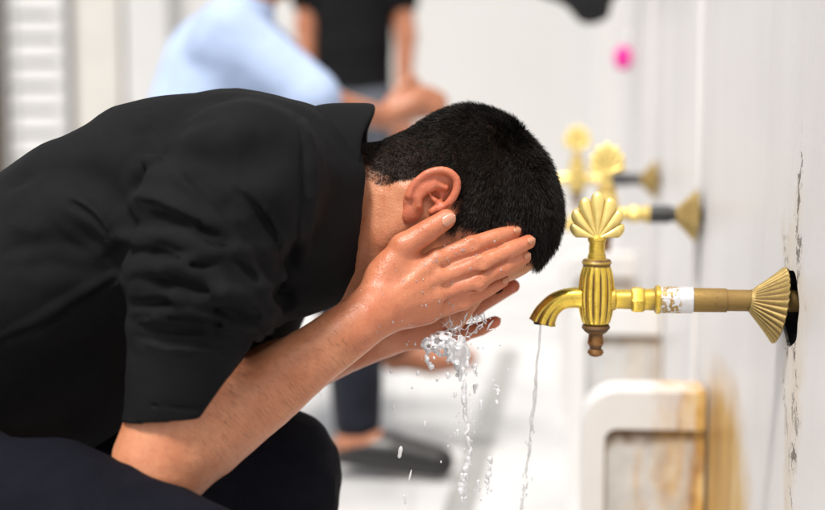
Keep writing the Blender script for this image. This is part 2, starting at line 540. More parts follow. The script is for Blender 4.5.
# ------------------------------------------------------------------ implicit surfaces
class Field:
    def __init__(s, lo, hi, h):
        s.lo = np.array(lo, float); s.h = h
        s.n = np.maximum(((np.array(hi, float) - s.lo) / h).astype(int) + 1, 4)
        s.F = np.full(tuple(s.n), 1.0, np.float32)
    def sub_box(s, lo, hi):
        a = np.clip(((lo - s.lo) / s.h).astype(int), 0, s.n)
        b = np.clip(((hi - s.lo) / s.h).astype(int) + 2, 0, s.n)
        if (b <= a).any(): return None
        sl = tuple(slice(i, j) for i, j in zip(a, b))
        g = [(np.arange(i, j) * s.h + o).astype(np.float32) for i, j, o in zip(a, b, s.lo)]
        return sl, g[0][:, None, None], g[1][None, :, None], g[2][None, None, :]
    @staticmethod
    def seg(X, Y, Z, a, b, ra, rb, sq=None):
        ba = (b - a)
        px, py, pz = X - a[0], Y - a[1], Z - a[2]
        L2 = float(ba @ ba) + 1e-12
        t = np.clip((px * ba[0] + py * ba[1] + pz * ba[2]) / L2, 0, 1)
        qx, qy, qz = px - t * ba[0], py - t * ba[1], pz - t * ba[2]
        if sq is None:
            d = np.sqrt(qx * qx + qy * qy + qz * qz)
        else:                                     # sq = (unit axis, stretch along it)
            n, f = sq
            dn = qx * n[0] + qy * n[1] + qz * n[2]
            g = 1.0 / (f * f) - 1.0
            d = np.sqrt(np.maximum(qx * qx + qy * qy + qz * qz + g * dn * dn, 0))
        return d - (ra + (rb - ra) * t)
    def chain(s, pts, rad, k=0.0, sq=None, op='add'):
        pts = [np.asarray(p, float) for p in pts]
        if len(pts) == 1: pts = pts * 2; rad = list(rad) * 2
        st = max(1.0, sq[1] if sq else 1.0)
        m = max(rad) * st + 2.2 * k + 3 * s.h
        lo = np.min(pts, 0) - m; hi = np.max(pts, 0) + m
        r = s.sub_box(lo, hi)
        if r is None: return
        sl, X, Y, Z = r
        d = None
        for i in range(len(pts) - 1):
            e = s.seg(X, Y, Z, pts[i], pts[i+1], rad[i], rad[i+1], sq)
            d = e if d is None else np.minimum(d, e)
        s.comb(sl, d, k, op)
    def ell(s, c, r, axes=None, k=0.0, op='add'):
        c = np.asarray(c, float); r = np.asarray(r, float)
        A = np.eye(3) if axes is None else np.asarray(axes, float)
        m = float(r.max()) + 2.2 * k + 3 * s.h
        q = s.sub_box(c - m, c + m)
        if q is None: return
        sl, X, Y, Z = q
        px, py, pz = X - c[0], Y - c[1], Z - c[2]
        u = [(px * A[i][0] + py * A[i][1] + pz * A[i][2]) for i in range(3)]
        k0 = np.sqrt(sum((u[i] / r[i]) ** 2 for i in range(3)))
        k1 = np.sqrt(sum((u[i] / (r[i] ** 2)) ** 2 for i in range(3))) + 1e-6
        s.comb(sl, k0 * (k0 - 1) / k1, k, op)
    def surface(s, px, py, d0=-.34, d1=.25):
        """first depth where the line of sight through a pixel meets the surface"""
        dz = np.arange(d0, d1, s.h * .5)
        d = D0 + dz
        P = np.stack(((px - CX) / FPX * d, dz, (CY - py) / FPX * d), 1)
        i = np.round((P - s.lo) / s.h).astype(int)
        ok = ((i >= 0) & (i < s.n)).all(1)
        i = np.clip(i, 0, s.n - 1)
        v = np.where(ok, s.F[i[:, 0], i[:, 1], i[:, 2]], 1.0)
        k = np.nonzero(v < 0)[0]
        return dz[k[0]] if len(k) else None
    def plane_cut(s, p, n, box=None):
        """remove what lies on the +n side"""
        lo, hi = box if box else (s.lo, s.lo + s.n * s.h)
        sl, X, Y, Z = s.sub_box(np.asarray(lo, float), np.asarray(hi, float))
        d = (X - p[0]) * n[0] + (Y - p[1]) * n[1] + (Z - p[2]) * n[2]
        s.F[sl] = np.maximum(s.F[sl], d)
    def comb(s, sl, d, k, op):
        F = s.F[sl]
        d = d.astype(np.float32)
        if op == 'add':
            if k > 0:
                h = np.maximum(k - np.abs(F - d), 0) / k
                s.F[sl] = np.minimum(F, d) - h * h * k * 0.25
            else:
                s.F[sl] = np.minimum(F, d)
        else:
            d = -d
            if k > 0:
                h = np.maximum(k - np.abs(F - d), 0) / k
                s.F[sl] = np.maximum(F, d) + h * h * k * 0.25
            else:
                s.F[sl] = np.maximum(F, d)
    def offset(s, fn, pad=0.03):
        """fn(X,Y,Z) added to the field near its surface (folds, noise)"""
        m = np.abs(s.F) < pad
        idx = np.nonzero(m)
        P = [(idx[i] * s.h + s.lo[i]).astype(np.float32) for i in range(3)]
        s.F[idx] += fn(*P).astype(np.float32)
    def mesh(s, smooth=1):
        F = s.F
        F[0] = F[-1] = 1; F[:, 0] = F[:, -1] = 1; F[:, :, 0] = F[:, :, -1] = 1
        S = F < 0
        c = sum(S[i:S.shape[0]-1+i, j:S.shape[1]-1+j, k:S.shape[2]-1+k].astype(np.int8)
                for i in (0, 1) for j in (0, 1) for k in (0, 1))
        act = (c > 0) & (c < 8)
        I = np.array(np.nonzero(act)).T
        ids = np.full(act.shape, -1, np.int32); ids[act] = np.arange(len(I))
        off = np.array([(i, j, k) for i in (0, 1) for j in (0, 1) for k in (0, 1)])
        val = np.stack([F[I[:, 0]+o[0], I[:, 1]+o[1], I[:, 2]+o[2]] for o in off], 1)
        acc = np.zeros((len(I), 3)); cnt = np.zeros(len(I))
        for a in range(8):
            for bq in range(a + 1, 8):
                if np.abs(off[a] - off[bq]).sum() != 1: continue
                va, vb = val[:, a], val[:, bq]
                x = (va < 0) != (vb < 0)
                t = np.where(x, va / np.where(np.abs(va - vb) < 1e-12, 1, va - vb), 0)
                acc += x[:, None] * (off[a] + t[:, None] * (off[bq] - off[a])); cnt += x
        V = (I + acc / np.maximum(cnt, 1)[:, None]) * s.h + s.lo
        Q = []
        for ax in range(3):
            sl0 = [slice(None)] * 3; sl1 = [slice(None)] * 3
            sl0[ax] = slice(0, -1); sl1[ax] = slice(1, None)
            a, bq = S[tuple(sl0)], S[tuple(sl1)]
            e = np.array(np.nonzero(a != bq)).T
            u, v = (ax + 1) % 3, (ax + 2) % 3
            e = e[(e[:, u] > 0) & (e[:, v] > 0) & (e[:, u] < S.shape[u]-1) & (e[:, v] < S.shape[v]-1)]
            q = []
            for du, dv in ((-1, -1), (0, -1), (0, 0), (-1, 0)):
                g = e.copy(); g[:, u] += du; g[:, v] += dv
                q.append(ids[g[:, 0], g[:, 1], g[:, 2]])
            q = np.stack(q, 1)
            inside = S[e[:, 0], e[:, 1], e[:, 2]]
            q[~inside] = q[~inside][:, ::-1]
            Q.append(q)
        Q = np.concatenate(Q)
        Q = Q[(Q >= 0).all(1)]
        for _ in range(smooth):
            V = lap(V, Q, 0.5)
            V = lap(V, Q, -0.52)
        return V, Q

def lap(V, Q, lam):
    e = np.concatenate([Q[:, [0, 1]], Q[:, [1, 2]], Q[:, [2, 3]], Q[:, [3, 0]]])
    n = len(V)
    w = np.bincount(e[:, 0], minlength=n) + np.bincount(e[:, 1], minlength=n)
    S = np.stack([np.bincount(e[:, 0], V[e[:, 1], i], n) + np.bincount(e[:, 1], V[e[:, 0], i], n) for i in range(3)], 1)
    return V + lam * (S / np.maximum(w, 1)[:, None] - V)

def normals(V, Q):
    fn = np.cross(V[Q[:, 2]] - V[Q[:, 0]], V[Q[:, 3]] - V[Q[:, 1]])
    N = np.stack([sum(np.bincount(Q[:, c], fn[:, i], len(V)) for c in range(4)) for i in range(3)], 1)
    return N / (np.linalg.norm(N, axis=1)[:, None] + 1e-12)

def merge(parts):
    Vs, Qs, n = [], [], 0
    for V, Q in parts:
        Vs.append(V); Qs.append(Q + n); n += len(V)
    return np.concatenate(Vs), np.concatenate(Qs)

def vnoise(P, scale, seed=0, oct=3):
    """smooth value noise for points Nx3, about -1..1"""
    out = np.zeros(len(P)); amp = 1.0; tot = 0
    for o in range(oct):
        q = P * scale * (2 ** o) + seed * 17.3 + o * 5.1
        i = np.floor(q).astype(np.int64); f = q - i
        f = f * f * (3 - 2 * f)
        r = 0
        for c in range(8):
            d = np.array((c & 1, (c >> 1) & 1, c >> 2))
            j = i + d
            hsh = (j[:, 0] * 73856093) ^ (j[:, 1] * 19349663) ^ (j[:, 2] * 83492791)
            hsh = (hsh * 2654435761) & 0xFFFFFF
            w = np.prod(np.where(d, f, 1 - f), 1)
            r = r + w * (hsh / 0xFFFFFF * 2 - 1)
        out += amp * r; tot += amp; amp *= 0.5
    return out / tot

def near_seg(P, a, b):
    ba = b - a
    t = np.clip(((P - a) @ ba) / (ba @ ba + 1e-12), 0, 1)
    return np.linalg.norm(P - a - t[:, None] * ba, axis=1), t

# ================================================================== the man at the tap
H_UP = np.array((0.95, 0.0, 0.312)); H_UP /= np.linalg.norm(H_UP)
H_FW = np.array((0.312, 0.0, -0.95)); H_FW /= np.linalg.norm(H_FW)
H_LT = np.array((0.0, 1.0, 0.0))               # lateral: + is away from the camera (his left)
EAR0 = L(428, 205, 0.0)
def Hd(up, fw, lt=0.0):
    return EAR0 + up * H_UP + fw * H_FW + lt * H_LT
HAX = np.stack((H_UP, H_FW, H_LT))
def to_head(P):
    return (P - EAR0) @ HAX.T                   # columns up, forward, lateral

R_SH, R_EL, R_WR = L(243, 172, -0.18), L(157, 470, -0.205), L(360, 322, -0.118)
L_SH, L_EL, L_WR = L(285, 185, 0.185), L(196, 405, 0.19), L(378, 334, 0.085)

HAND_R = dict(
    wrist=(360, 322, -.118), palm=(398, 296, -.092),
    thumb=[(385, 276, -.098), (404, 247, -.099), (428, 231, -.099), (446, 219, -.094)],
    index=[(438, 259, -.090), (472, 246, -.087), (497, 237, -.079), (514, 231.5, -.068)],
    middle=[(440, 277, -.092), (480, 263, -.090), (508, 251, -.080), (528, 242, -.066)],
    ring=[(438, 295, -.090), (477, 281, -.088), (505, 267, -.078), (524, 257, -.064)],
    pinky=[(430, 312, -.084), (463, 301, -.082), (485, 291, -.075), (503, 281, -.064)])
HAND_L = dict(
    wrist=(380, 337, .085), palm=(408, 326, .082),
    thumb=[(396, 306, .092), (414, 274, .096), (436, 258, .094), (452, 248, .088)],
    index=[(444, 288, .084), (476, 270, .082), (500, 256, .074), (516, 246, .064)],
    middle=[(446, 305, .086), (482, 286, .084), (508, 270, .074), (526, 258, .062)],
    ring=[(444, 322, .082), (476, 306, .078), (498, 294, .066), (513, 286, .052)],
    pinky=[(437, 337, .074), (464, 333, .062), (481, 329, .05), (495, 322, .038)])
FR = {k: tuple(1.06 * x for x in v) for k, v in dict(thumb=(.0165, .0132, .0120, .0104), index=(.0112, .0098, .0088, .0074), middle=(.0115, .0101, .009, .0076),
          ring=(.011, .0097, .0086, .0072), pinky=(.0100, .0086, .0077, .0064)).items()}

def P3(t): return L(*t)

def add_hand(F, hd, sgn):
    w = P3(hd['wrist'])
    mc = {f: P3(hd[f][0]) for f in ('index', 'middle', 'ring', 'pinky')}
    inward = np.array((0, -sgn, 0.0))           # palm side
    # carpus and metacarpals
    for f, r0, r1 in (('index', .0165, .0125), ('middle', .0168, .0125), ('ring', .0160, .0120), ('pinky', .0150, .0112)):
        s0 = w + (mc[f] - w) * 0.18
        F.chain([s0, mc[f] * 0.96 + w * 0.04], (r0, r1), k=.012)
    c = (w + mc['middle'] + mc['pinky']) / 3
    F.ell(c + inward * .006, (.034, .016, .022), k=.012)
    # thumb: ball and phalanges
    t = [P3(q) for q in hd['thumb']]
    F.chain([w + (t[0] - w) * 0.35 + inward * .004, t[0] + inward * .003], (.019, .0185), k=.012)
    F.chain([t[0], t[1]], (.0175, .0128), k=.014)
    F.chain(t[1:], FR['thumb'][1:], k=.004)
    F.ell(t[1], (.0135, .0125, .0125), k=.006)
    # webbing between thumb and index
    F.chain([t[0] * .55 + t[1] * .45 + inward * .003, mc['index'] * .8 + w * .2 + inward * .004], (.011, .009), k=.014)
    for f in ('index', 'middle', 'ring', 'pinky'):
        p = [P3(q) for q in hd[f]]; r = FR[f]
        F.chain([p[0], p[1]], (r[0], r[1] * 1.02), k=.0030)
        F.chain(p[1:], r[1:], k=.0016)
        outn = np.array((0, sgn, 0.0))
        F.ell(p[0] + outn * .0056, (.0105, .0095, .0090), k=.006)         # knuckle
        F.ell(p[1] + outn * .0021, (.0108 * r[1] / .0098, .0100 * r[1] / .0098, .0104 * r[1] / .0098), k=.003)
        # creases across the middle joint
        ax = (p[2] - p[0]); ax /= np.linalg.norm(ax)
        side = np.cross(ax, outn); side /= np.linalg.norm(side)
        for dx in (-.0028, -.0004, .0022, .0046):
            q = p[1] + ax * dx + outn * r[1] * 1.13
            F.chain([q - side * .0055, q + outn * .0004, q + side * .0055], (.0009, .0013, .0009), k=.0016, op='sub')
        q = p[2] + outn * r[2] * 1.1
        F.chain([q - side * .004, q + side * .004], (.0006, .0006), k=.0016, op='sub')
    # furrows between neighbouring fingers, on the back of the hand
    outn = np.array((0, sgn, 0.0))
    for f, g in (('index', 'middle'), ('middle', 'ring'), ('ring', 'pinky')):
        a = [P3(q) for q in hd[f]]; c = [P3(q) for q in hd[g]]
        ln = [(a[i] + c[i]) / 2 for i in range(3)]
        st = ln[0] * .90 + ln[1] * .10
        F.chain([st + outn * .0122, ln[0] * .6 + ln[1] * .4 + outn * .0100, ln[1] + outn * .0084, ln[2] + outn * .0070], (.0012, .0018, .0022, .0022), k=.0026, op='sub')
    # veins on the back of the hand
    outn = np.array((0, sgn, 0.0))
    for q0, q1, q2, wv in (('index', 'middle', .5, .004), ('middle', 'ring', .5, -.003), ('ring', 'pinky', .5, .003)):
        e1 = mc[q0] * q2 + mc[q1] * (1 - q2)
        vv = []
        for t_ in np.linspace(.12, .86, 9):
            pp = w + (e1 - w) * t_
            vv.append(pp + outn * (.0155 - .0035 * t_) + np.array((0, 0, wv * math.sin(t_ * 6))))
        F.chain(vv, [.0013] * 9, k=.004)
    # extensor tendons, faint
    for f in ('index', 'middle', 'ring'):
        outn = np.array((0, sgn, 0.0))
        F.chain([w + (mc[f] - w) * .35 + outn * .0135, w + (mc[f] - w) * .9 + outn * .0105], (.0022, .0026), k=.006)

FH = 0.0013
FB = Field(L(95, 520, -.30) * (1, 0, 1) + (0, -.275, 0), L(590, 60, .0) * (1, 0, 1) + (0, .24, 0), FH)
B = FB
# ---- head
B.ell(Hd(.050, .006), (.088, .093, .0755), HAX)
B.ell(Hd(.062, .036), (.075, .071, .068), HAX, k=.02)
B.ell(Hd(.044, -.036), (.068, .051, .066), HAX, k=.02)
B.ell(Hd(-.020, .058), (.074, .050, .056), HAX, k=.03)
for s in (-1, 1):
    B.chain([Hd(-.012, .006, s * .060), Hd(-.058, .022, s * .052), Hd(-.088, .072, s * .022)], (.018, .017, .017), k=.025)
    B.ell(Hd(.004, .074, s * .046), (.016, .024, .014), HAX, k=.02)            # cheekbone
    B.ell(Hd(.022, .106, s * .031), (.013, .010, .016), HAX, k=.012, op='sub')  # eye socket
    B.ell(Hd(.022, .093, s * .031), (.0125, .013, .0140), HAX, k=.003)          # closed lids
    B.chain([Hd(.016, .105, s * .020), Hd(.0145, .106, s * .031), Hd(.017, .101, s * .043)], (.0012, .0012, .001), k=.002, op='sub')
    B.chain([Hd(.044, .106, s * .014), Hd(.047, .104, s * .032), Hd(.042, .092, s * .048)], (.008, .008, .006), k=.012)
    B.ell(Hd(-.020, .122, s * .0115), (.008, .010, .008), HAX, k=.006)          # nostril wing
B.chain([Hd(-.088, .072, -.02), Hd(-.092, .084, 0), Hd(-.088, .072, .02)], (.017, .018, .017), k=.02)
B.chain([Hd(.030, .106), Hd(.010, .117), Hd(-.012, .130)], (.009, .0105, .0125), k=.010)
B.ell(Hd(-.046, .108), (.0075, .010, .024), HAX, k=.008)
B.ell(Hd(-.058, .105), (.008, .010, .022), HAX, k=.006)
B.chain([Hd(-.052, .118, -.022), Hd(-.0515, .121, 0), Hd(-.052, .118, .022)], (.0015, .0018, .0015), k=.002, op='sub')
# ---- neck
B.chain([Hd(-.025, -.022), Hd(-.075, -.030), L(318, 205)], (.059, .060, .068), k=.03)
for s in (-1, 1):
    B.chain([Hd(-.022, -.022, s * .052), Hd(-.09, .012, s * .042), Hd(-.14, .03, s * .022)], (.014, .013, .012), k=.018)   # neck muscle
B.chain([Hd(-.06, .03), Hd(-.10, .035), L(322, 250)], (.045, .046, .05), k=.03)
# ---- ears are meshed finer below; arms
def arm(F, sh, el, wr, sgn):
    d = wr - el
    F.chain([sh, sh * .45 + el * .55, el], (.056, .048, .0435), k=.02)
    F.chain([el, el + d * .22, el + d * .55, el + d * .86, wr], (.041, .0435, .0375, .0295, .0268), k=.02)
    F.ell(el + (el - sh) / np.linalg.norm(el - sh) * .012 + np.array((-.012, 0, 0)), (.032, .032, .030), k=.02)
    # wrist is wider than thick
    F.chain([el + d * .9, wr + d * .06], (.0235, .0235), k=.012, sq=(np.array((.55, 0, .83)), 1.18))
arm(B, R_SH, R_EL, R_WR, -1)
arm(B, L_SH, L_EL, L_WR, 1)
add_hand(B, HAND_R, -1)
add_hand(B, HAND_L, 1)
def body_noise(X, Y, Z):
    P = np.stack((X, Y, Z), 1)
    return 0.0006 * vnoise(P, 70, 3, 2) + 0.0010 * vnoise(P, 24, 5, 2)
B.offset(body_noise, .012)
body_V, body_Q = B.mesh(1)

# ---- ears (finer grid, rooted in the head)
def ear(s):
    e_up = H_UP * .955 - H_FW * .296
    e_up /= np.linalg.norm(e_up)
    e_fw = np.cross(np.cross(e_up, H_FW), e_up); e_fw /= np.linalg.norm(e_fw)
    c = Hd(.004, -.006, s * .0745)
    n = H_LT * s
    out = n * .85 - e_fw * .52; out /= np.linalg.norm(out)
    def E(u, f, o=0.0): return c + (u * 1.07 - .002) * e_up + f * 1.06 * e_fw + o * 1.2 * n
    F = Field(c - .05, c + .05, .0010)
    AX = np.stack((e_up, e_fw - .45 * n, n + .45 * e_fw)); AX /= np.linalg.norm(AX, axis=1)[:, None]
    F.ell(E(.004, -.004, .003), (.033, .0207, .0046), AX)                   # plate
    F.ell(E(-.0215, .005, .001), (.014, .0105, .0055), AX, k=.006)             # lobe
    F.chain([E(0, .004, -.016), E(0, .0, -.002)], (.015, .014), k=.006)
    F.ell(E(-.001, .004, .0075), (.0145, .0098, .0120), AX, k=.004, op='sub')   # concha
    F.ell(E(.0165, -.001, .0085), (.010, .010, .0048), AX, k=.003, op='sub')   # scapha
    rim = []
    for a in np.linspace(-35, 235, 22):
        ra = math.radians(a)
        rim.append(E(.006 + .0265 * math.sin(ra) * (1.0 if a < 90 else .98), .0 + .0185 * math.cos(ra) - .002, .0055 + .0045 * max(0, math.sin(ra * .5 + .35))))
    F.chain(rim[2:], [.0034] * 2 + [.0042] * 13 + [.0037] * 5, k=.003)
    F.chain([E(.0045, .012, .004), E(.003, .006, .0055), E(.002, .001, .005)], (.0030, .0028, .0022), k=.006)   # crus
    F.chain([E(.019, .002, .006), E(.012, -.0065, .007), E(0, -.0095, .007), E(-.009, -.0055, .0065), E(-.0125, .001, .006)],
            (.0024, .0034, .0040, .0040, .0036), k=.007)                    # antihelix
    F.ell(E(-.0035, .0135, .0045), (.0065, .0040, .0045), AX, k=.003)       # tragus
    F.ell(E(-.002, .0095, -.003), (.0045, .0035, .008), AX, k=.002, op='sub')
    return F.mesh(1)
ears = [ear(-1), ear(1)]

# ---- lower body under the clothes (feet, legs, trunk): coarse, hidden
NK_HIP, NK_KN, NK_AN = L(-120, 470, -.12), L(262, 596, -.225), L(120, 850, -.2)
FK_HIP, FK_KN, FK_AN = L(-120, 465, .10), L(266, 481, .13), L(235, 850, .13)
F2 = Field(L(-330, 960, -.42) * (1, 0, 1) + (0, -.36, 0), L(420, 130, 0) * (1, 0, 1) + (0, .36, 0), .009)
F2.chain([L(-140, 425), L(0, 305), L(160, 225), L(268, 215)], (.105, .100, .105, .085), k=.03, sq=(H_LT, 1.45))
for hp, kn, an in ((NK_HIP, NK_KN, NK_AN), (FK_HIP, FK_KN, FK_AN)):
    F2.chain([hp, kn], (.068, .048), k=.03)
    F2.chain([kn, kn * .6 + an * .4, an], (.046, .046, .034), k=.02)
    F2.chain([an + np.array((-.03, 0, -.03)), an + np.array((.10, 0, -.05))], (.03, .024), k=.02)
low = F2.mesh(1)

V, Q = merge([(body_V, body_Q), ears[0], ears[1], low])
HP = to_head(V)
# --- hair mask in head coordinates
def hair_mask(h):
    up, fw, lt = h[:, 0], h[:, 1], np.abs(h[:, 2])
    n = 0.004 * np.sin(up * 330) * np.sin(fw * 270 + lt * 200)
    front = np.interp(up, (-.03, -.012, .0, .03, .060, .094, .11), (.012, .030, .036, .044, .062, .102, .2)) + n
    low_ = np.interp(fw, (-.10, -.062, -.034, -.024, .020, .026, .05), (-.075, -.066, -.046, .020, .026, -.016, -.012)) + n
    m = np.clip((front - fw) / .008, 0, 1) * np.clip((up - low_) / np.where(fw < -.018, .020, .008), 0, 1) ** .6
    return m
hm = hair_mask(HP)
hm[len(body_V):] = 0
hm[np.linalg.norm(HP - (.05, 0, 0), axis=1) > .135] = 0
# keep the hands out of the mask
hand_pts = []
for hd in (HAND_R, HAND_L):
    for f in ('thumb', 'index', 'middle', 'ring', 'pinky'):
        p = [P3(q) for q in hd[f]]
        hand_pts += [(p[i], p[i + 1], FR[f][i]) for i in range(3)]
    hand_pts += [(P3(hd['wrist']), P3(hd[f][0]), .018) for f in ('index', 'middle', 'ring', 'pinky')]
    hand_pts += [(P3(hd['wrist']), P3(hd['thumb'][0]), .02)]
hd_d = np.full(len(V), 1.0)
for a, bq, r in hand_pts:
    d, t = near_seg(V, a, bq)
    hd_d = np.minimum(hd_d, d - r)
hm *= np.clip((hd_d - .0012) / .002, 0, 1)
# --- redness: knuckles, finger ends, ears
red = np.zeros(len(V))
for hd in (HAND_R, HAND_L):
    for f in ('thumb', 'index', 'middle', 'ring', 'pinky'):
        p = [P3(q) for q in hd[f]]
        for i, (c, r, a) in enumerate(zip(p, (.014, .013, .012, .015), (.5, .55, .45, .8))):
            red = np.maximum(red, a * np.exp(-(np.linalg.norm(V - c, axis=1) / r) ** 2))
nb = len(body_V)
red[nb:nb + len(ears[0][0]) + len(ears[1][0])] = .62
red = np.maximum(red, np.clip(.32 - np.abs(hd_d) * 12, 0, .32))
red += .15 * np.clip(vnoise(V, 45, 9, 2), -1, 1) * (red > .02)
red = np.clip(red, 0, 1)

man = empty('person', W(-60, 920, 0))
LBL_MAN = 'young man in rolled black shirt bending to rinse his face with both hands'
tag(man, LBL_MAN, 'person')
def part(name, VQ, mat, parent, attrs=None):
    me = mesh_np(name, to_world(VQ[0]), VQ[1])
    return link(name, me, mat, parent, attrs)
body = part('body', (V, Q), M['skin'], man, {'red': red, 'hair': hm})
print('body verts', len(V))

# ---- hair: short strands
def strands(name, pos, nrm, length, flow, width, mat, parent, jitter=.25, curve=.35):
    n = len(pos)
    d = nrm * .75 + flow + rng.normal(0, jitter, (n, 3))
    d /= np.linalg.norm(d, axis=1)[:, None]
    side = np.cross(d, rng.normal(0, 1, (n, 3))); side /= np.linalg.norm(side, axis=1)[:, None]
    Lh = length[:, None]
    tip_d = d + curve * (flow - nrm * .5); tip_d /= np.linalg.norm(tip_d, axis=1)[:, None]
    p0 = pos - nrm * .001; p1 = pos + d * Lh * .55; p2 = p1 + tip_d * Lh * .5
    w = side * width[:, None]
    V = np.stack((p0 - w, p0 + w, p1 - w * .8, p1 + w * .8, p2 - w * .25, p2 + w * .25), 1).reshape(-1, 3)
    b = np.arange(n)[:, None] * 6
    Qs = np.concatenate((b + [0, 1, 3, 2], b + [2, 3, 5, 4]))
    return part(name, (V, Qs), mat, parent)

N = normals(V, Q)
def sample(mask, count):
    w = mask[Q].mean(1)
    ar = np.linalg.norm(np.cross(V[Q[:, 2]] - V[Q[:, 0]], V[Q[:, 3]] - V[Q[:, 1]]), axis=1)
    p = w * ar; p /= p.sum()
    f = rng.choice(len(Q), count, p=p)
    bw = rng.dirichlet((1, 1, 1, 1), count)
    pos = (V[Q[f]] * bw[:, :, None]).sum(1)
    nn = (N[Q[f]] * bw[:, :, None]).sum(1); nn /= np.linalg.norm(nn, axis=1)[:, None]
    return pos, nn
hp, hn = sample(hm, 80000)
hh = to_head(hp)
whorl = Hd(.125, -.045)
fl = hp - whorl; fl -= hn * (fl * hn).sum(1)[:, None]
fl /= np.linalg.norm(fl, axis=1)[:, None] + 1e-9
fl = fl + 0.6 * np.stack([vnoise(hp, 60, s, 2) for s in (1, 2, 3)], 1)
top = np.clip((hh[:, 0] - .0) / .09 + np.clip((np.abs(hh[:, 1]) - .06) * 4, 0, .3) * (hh[:, 0] > .02), 0.0, 1.0)
ln = .0028 + .0072 * top
ln *= rng.uniform(.45, 1.25, len(ln))
hair = strands('hair', hp, hn, ln, fl * .75, np.full(len(ln), .00028), M['hair'], body, jitter=.15)

# eyebrow and forearm hair
bm_ = np.zeros(len(V))
for s in (-1, 1):
    d, t = near_seg(V, Hd(.043, .110, s * .012), Hd(.041, .098, s * .050))
    bm_ = np.maximum(bm_, np.clip((.0075 - d) / .002, 0, 1))
bm_ *= (hd_d > .004)
if bm_.sum() > 1:
    bp, bn = sample(bm_, 900)
    strands('eyebrow', bp, bn, np.full(900, .006) * rng.uniform(.7, 1.2, 900), (H_LT * np.sign(to_head(bp)[:, 2:3])) * 1.2, np.full(900, .0003), M['hair'], body, jitter=.15)
am = np.zeros(len(V))
for el, wr in ((R_EL, R_WR), (L_EL, L_WR)):
    d, t = near_seg(V, el, wr)
    am = np.maximum(am, (d < .06) * np.clip(t / .25, 0, 1) * np.clip((.98 - t) / .1, 0, 1))
am *= np.clip((N[:, 2] + .45) / .3, .02, 1) * (np.arange(len(V)) < nb) * (np.clip(.4 + .9 * N[:, 1] * -1, .1, 1)) * (to_head(V)[:, 0] < -.09)
ap, an_ = sample(am, 2600)
adir = (R_EL - R_WR) / np.linalg.norm(R_EL - R_WR)
strands('arm_hair', ap, an_, rng.uniform(.006, .012, 2600), np.tile(np.array((.55, 0, -.75)), (2600, 1)) * 1.1, np.full(2600, .00009), M['body_hair'], body, jitter=.3, curve=.6)

# ---- nails
def nail(hd, f, sgn, w=.0052, ln=.0075, mat='nail_dull', tilt=0.0):
    p = [P3(q) for q in hd[f]]
    ax = p[3] - p[2]; ax /= np.linalg.norm(ax)
    out = np.array((0, sgn, 0.0)) + tilt * np.cross(ax, np.array((0, sgn, 0.0)))
    out -= ax * (out @ ax); out /= np.linalg.norm(out)
    side = np.cross(ax, out)
    r = FR[f][3]
    Vn = []; n, mm = 9, 9
    for i in range(n):
        u = -1 + 2 * i / (n - 1)
        for j in range(mm):
            v = -1 + 2 * j / (mm - 1)
            e = math.sqrt(max(0.0, 1 - abs(u) ** 3.5))
            a = v * .85 * e
            Vn.append(p[3] + ax * (u * ln - .0005) + side * math.sin(a) * w * 1.25 + out * (r * 1.02 * math.cos(a * .7) + .0009 - .0012 * max(0, u) ** 2 - .0016 * (abs(v) * e) ** 2))
    Qn = [(i*mm+j, i*mm+j+1, (i+1)*mm+j+1, (i+1)*mm+j) for i in range(n-1) for j in range(mm-1)]
    o = part('nail', (np.array(Vn), np.array(Qn)), M[mat], body)
    md = o.modifiers.new('thick', 'SOLIDIFY'); md.thickness = .0008; md.offset = 0
nail(HAND_R, 'thumb', -1, .0066, .0082, 'nail', tilt=.25)
nail(HAND_R, 'index', -1, .0042, .0050)
nail(HAND_R, 'middle', -1, .0044, .0052)
nail(HAND_R, 'ring', -1, .0042, .0050)
nail(HAND_R, 'pinky', -1, .0039, .005)
nail(HAND_L, 'pinky', 1, .0039, .005)
# ------------------------------------------------------------------ his shirt, trousers, shoes
SF = Field(L(-400, 520, -.33) * (1, 0, 1) + (0, -.33, 0), L(385, 70, 0) * (1, 0, 1) + (0, .33, 0), .0023)
TS = (H_LT, 1.48)
SF.chain([L(-170, 415), L(-60, 345), L(20, 296), L(110, 243), L(175, 216), L(250, 205)], (.125, .122, .121, .125, .132, .118), k=.03, sq=TS)
SF.chain([L(250, 205), L(300, 200)], (.112, .094), k=.05, sq=(H_LT, 1.15))
SF.chain([L(230, 235), L(290, 245)], (.09, .075), k=.04, sq=(H_LT, 1.5))
SF.chain([L(-170, 470), L(-40, 425), L(70, 372)], (.10, .10, .085), k=.03, sq=(H_LT, 1.35))
# shoulders and sleeves
SF.chain([L(268, 165, -.10), L(246, 180, -.175)], (.064, .069), k=.04)
SF.chain([L(268, 165, .10), L(285, 185, .18)], (.066, .068), k=.05)
def sleeve(pts, rad, k): SF.chain(pts, rad, k=k)
sleeve([L(245, 178, -.175), L(222, 210, -.20), L(205, 268, -.212)], (.072, .080, .0775), .03)
sleeve([L(205, 268, -.212), L(189, 340, -.213), L(172, 418, -.208), L(166, 445, -.206)], (.0775, .060, .0475, .047), .012)
sleeve([L(285, 185, .185), L(262, 280, .2), L(215, 440, .195)], (.066, .066, .052), .03)
